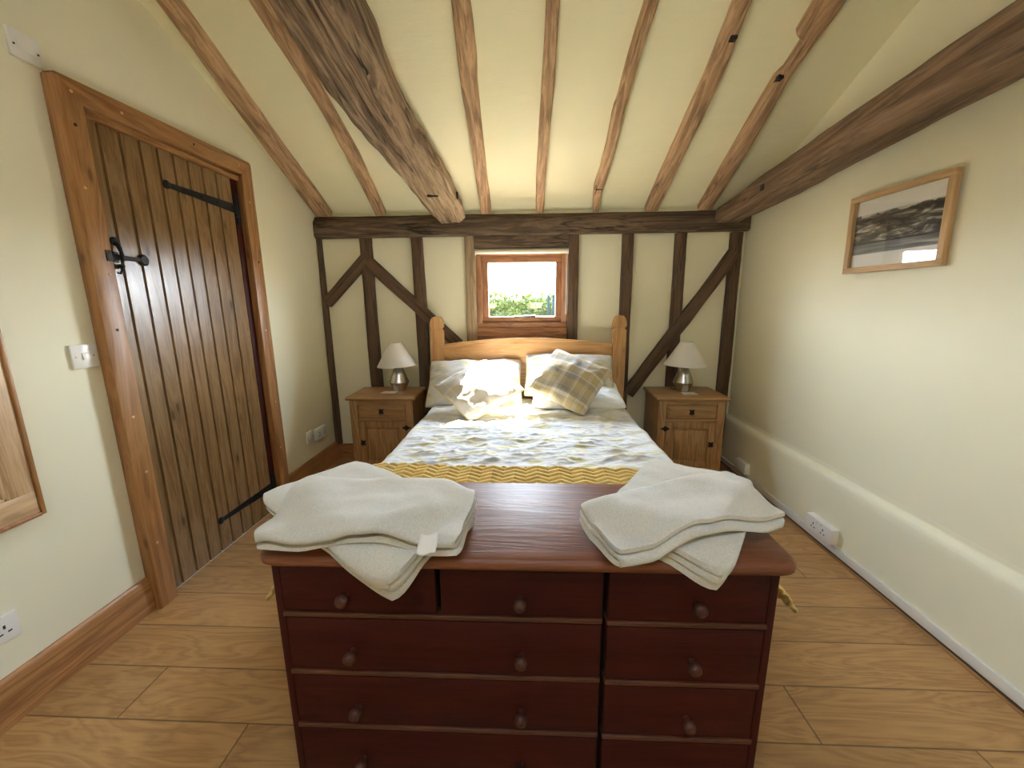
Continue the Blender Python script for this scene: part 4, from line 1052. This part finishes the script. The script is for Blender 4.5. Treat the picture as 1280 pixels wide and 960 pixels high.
plate('wall_socket', 'pale socket on the left wall near the corner, the one nearer the bedside table', 'socket', (XL, 2.965, .318), 1, .146, .086, .030, 'double')
plate('double_socket', 'white surface mounted double socket low on the right wall beside the chest', 'socket', (XR-.036, 2.035, .106), -1, .190, .082, .040, 'double')
plate('junction_box', 'small white socket box low on the right wall near the bedside table', 'socket', (XR-.036, 2.865, .112), -1, .146, .080, .035, 'blank')

# ------------------------------------------------------------------ outside the window
struct('ground', MB().box(-8, 8, 5.0, 12, -.35, -.30), M['grass'])
random.seed(4)
mb = MB()
def hedge_f(u, v):
    x = lerp(-7, 7, u); k = v
    z = lerp(-.3, 1.40+.10*nz(x*1.5, 2, 2), min(1, k*1.6)); y = 7.9+.25*nz(x*2, z*2, 1)+(max(0, k-.625)*2.2)
    return (x, y, z)
mb.grid(hedge_f, 120, 26)
for i in range(11000):
    x = random.uniform(-2.6, 2.2); z = random.uniform(.55, 1.48+.10*nz(x*1.5, 2, 2)+random.uniform(-.03, .06)); y = 7.78+.25*nz(x*2, z*2, 1)+random.uniform(-.12, .14)
    a = random.uniform(0, 2*PI); e = random.uniform(-1, 1); L = random.uniform(.022, .05); W = L*.45
    d = Vector((math.cos(a), math.sin(a)*.6, e)).normalized(); s_ = d.cross(Vector((random.uniform(-1, 1), 1, random.uniform(-1, 1)))).normalized()
    p = Vector((x, y, z)); vs = [mb.bm.verts.new(q) for q in (p-d*L, p+s_*W, p+d*L, p-s_*W)]; mb.bm.faces.new(vs)
hg = mb.build('hedge', M['leaf'], None, 0); tag(hg, 'sunlit green hedge seen through the window', 'hedge')
gt = thing('picket_fence', 'blue grey upright pickets beside the hedge outside the window', 'fence', (.42, 6.4, -.30))
for i in range(5):
    mb = MB(); x = -.19+i*.075; h = 1.74-(.30 if i == 0 else 0); mb.prism([(x-.017, 0, 0), (x+.017, 0, 0), (x+.017, 0, h-.03), (x, 0, h), (x-.017, 0, h-.03)], (0, .022, 0)); mb.build('picket', M['fence'], gt, 35, origin=(0,0,0))
for z in (.4, 1.05):
    mb = MB(); mb.box(-.25, .3, .022, .06, z, z+.07); mb.build('rail', M['fence'], gt, 35, origin=(0,0,0))

# ------------------------------------------------------------------ daylight
w = bpy.data.worlds.new('sky'); sc.world = w; w.use_nodes = True; nt = w.node_tree
bg = nt.nodes['Background']
tc = nt.nodes.new('ShaderNodeTexCoord'); sp = nt.nodes.new('ShaderNodeSeparateXYZ'); nt.links.new(tc.outputs['Generated'], sp.inputs[0])
zc = math_n(nt, 'MULTIPLY_ADD', sp.outputs[2], .5, .5)
colr = ramp(nt, zc, [(.30, (.58, .52, .40)), (.495, (.62, .58, .48)), (.505, (.86, .93, 1.0)), (.62, (.76, .88, 1.0)), (1.0, (.56, .75, 1.0))])
nt.links.new(colr, bg.inputs['Color'])
SKY_L = 52.0
yb = math_n(nt, 'MULTIPLY_ADD', sp.outputs[1], .5, .5)                # brighter on the sunny (+y) side
stg = math_n(nt, 'MULTIPLY_ADD', yb, 1.6*SKY_L, .10*SKY_L)
gb = ramp(nt, zc, [(.490, (1, 1, 1)), (.505, (0, 0, 0))])          # sky glow below the horizon stands in for light off unseen ground
stg = math_n(nt, 'MULTIPLY', stg, math_n(nt, 'MULTIPLY_ADD', gb, -.5, 1.0))
nt.links.new(stg, bg.inputs['Strength'])
sun = bpy.data.lights.new('sun', 'SUN'); sun.energy = 150; sun.angle = R(.6); sun.color = (1, .95, .86)
so = bpy.data.objects.new('sun', sun); C.objects.link(so)
sd = Vector((-.17, -.88, -.88)).normalized()
so.rotation_euler = sd.to_track_quat('-Z', 'Y').to_euler()
def portal(name, loc, rot, sx, sy):
    l = bpy.data.lights.new(name, 'AREA'); l.shape = 'RECTANGLE'; l.size = sx; l.size_y = sy
    l.cycles.is_portal = True
    o = bpy.data.objects.new(name, l); C.objects.link(o); o.location = loc; o.rotation_euler = rot; return o
portal('window_portal', ((WX0+WX1)/2, YB+T+.02, (WZ0+WZ1)/2+.02), (R(-90), 0, 0), WX1-WX0, WZ1-WZ0)
sl = math.atan(.52)
for x0, x1, y0, y1 in SKY:
    portal('fill_rooflight_portal', ((x0+x1)/2, (y0+y1)/2, rear_z((y0+y1)/2)+.13), (sl, 0, 0), x1-x0, (y1-y0)/math.cos(sl))

# ------------------------------------------------------------------ camera
cam = bpy.data.cameras.new('camera'); co = bpy.data.objects.new('camera', cam); C.objects.link(co)
cam.sensor_width = 36; cam.sensor_fit = 'HORIZONTAL'; cam.lens = 504.1/1280*36; cam.clip_start = .02
rot = Matrix(((0.99914, -0.00076241, 0.04146945), (0.0408123, 0.1962875, -0.9796967), (-0.007393, 0.9805461, 0.19614975)))
# matrix columns: camera x, y, z axes in the room; rows above are room axes
m4 = rot.to_4x4(); m4.translation = Vector((0, 0, 1.3)); co.matrix_world = m4
sc.camera = co
vs = sc.view_settings; vs.view_transform = 'Standard'; vs.look = 'None'; vs.gamma = 1; vs.use_curve_mapping = False; vs.exposure = 0.32
sc.cycles.max_bounces = 14; sc.cycles.diffuse_bounces = 9; sc.cycles.sample_clamp_indirect = 12.0
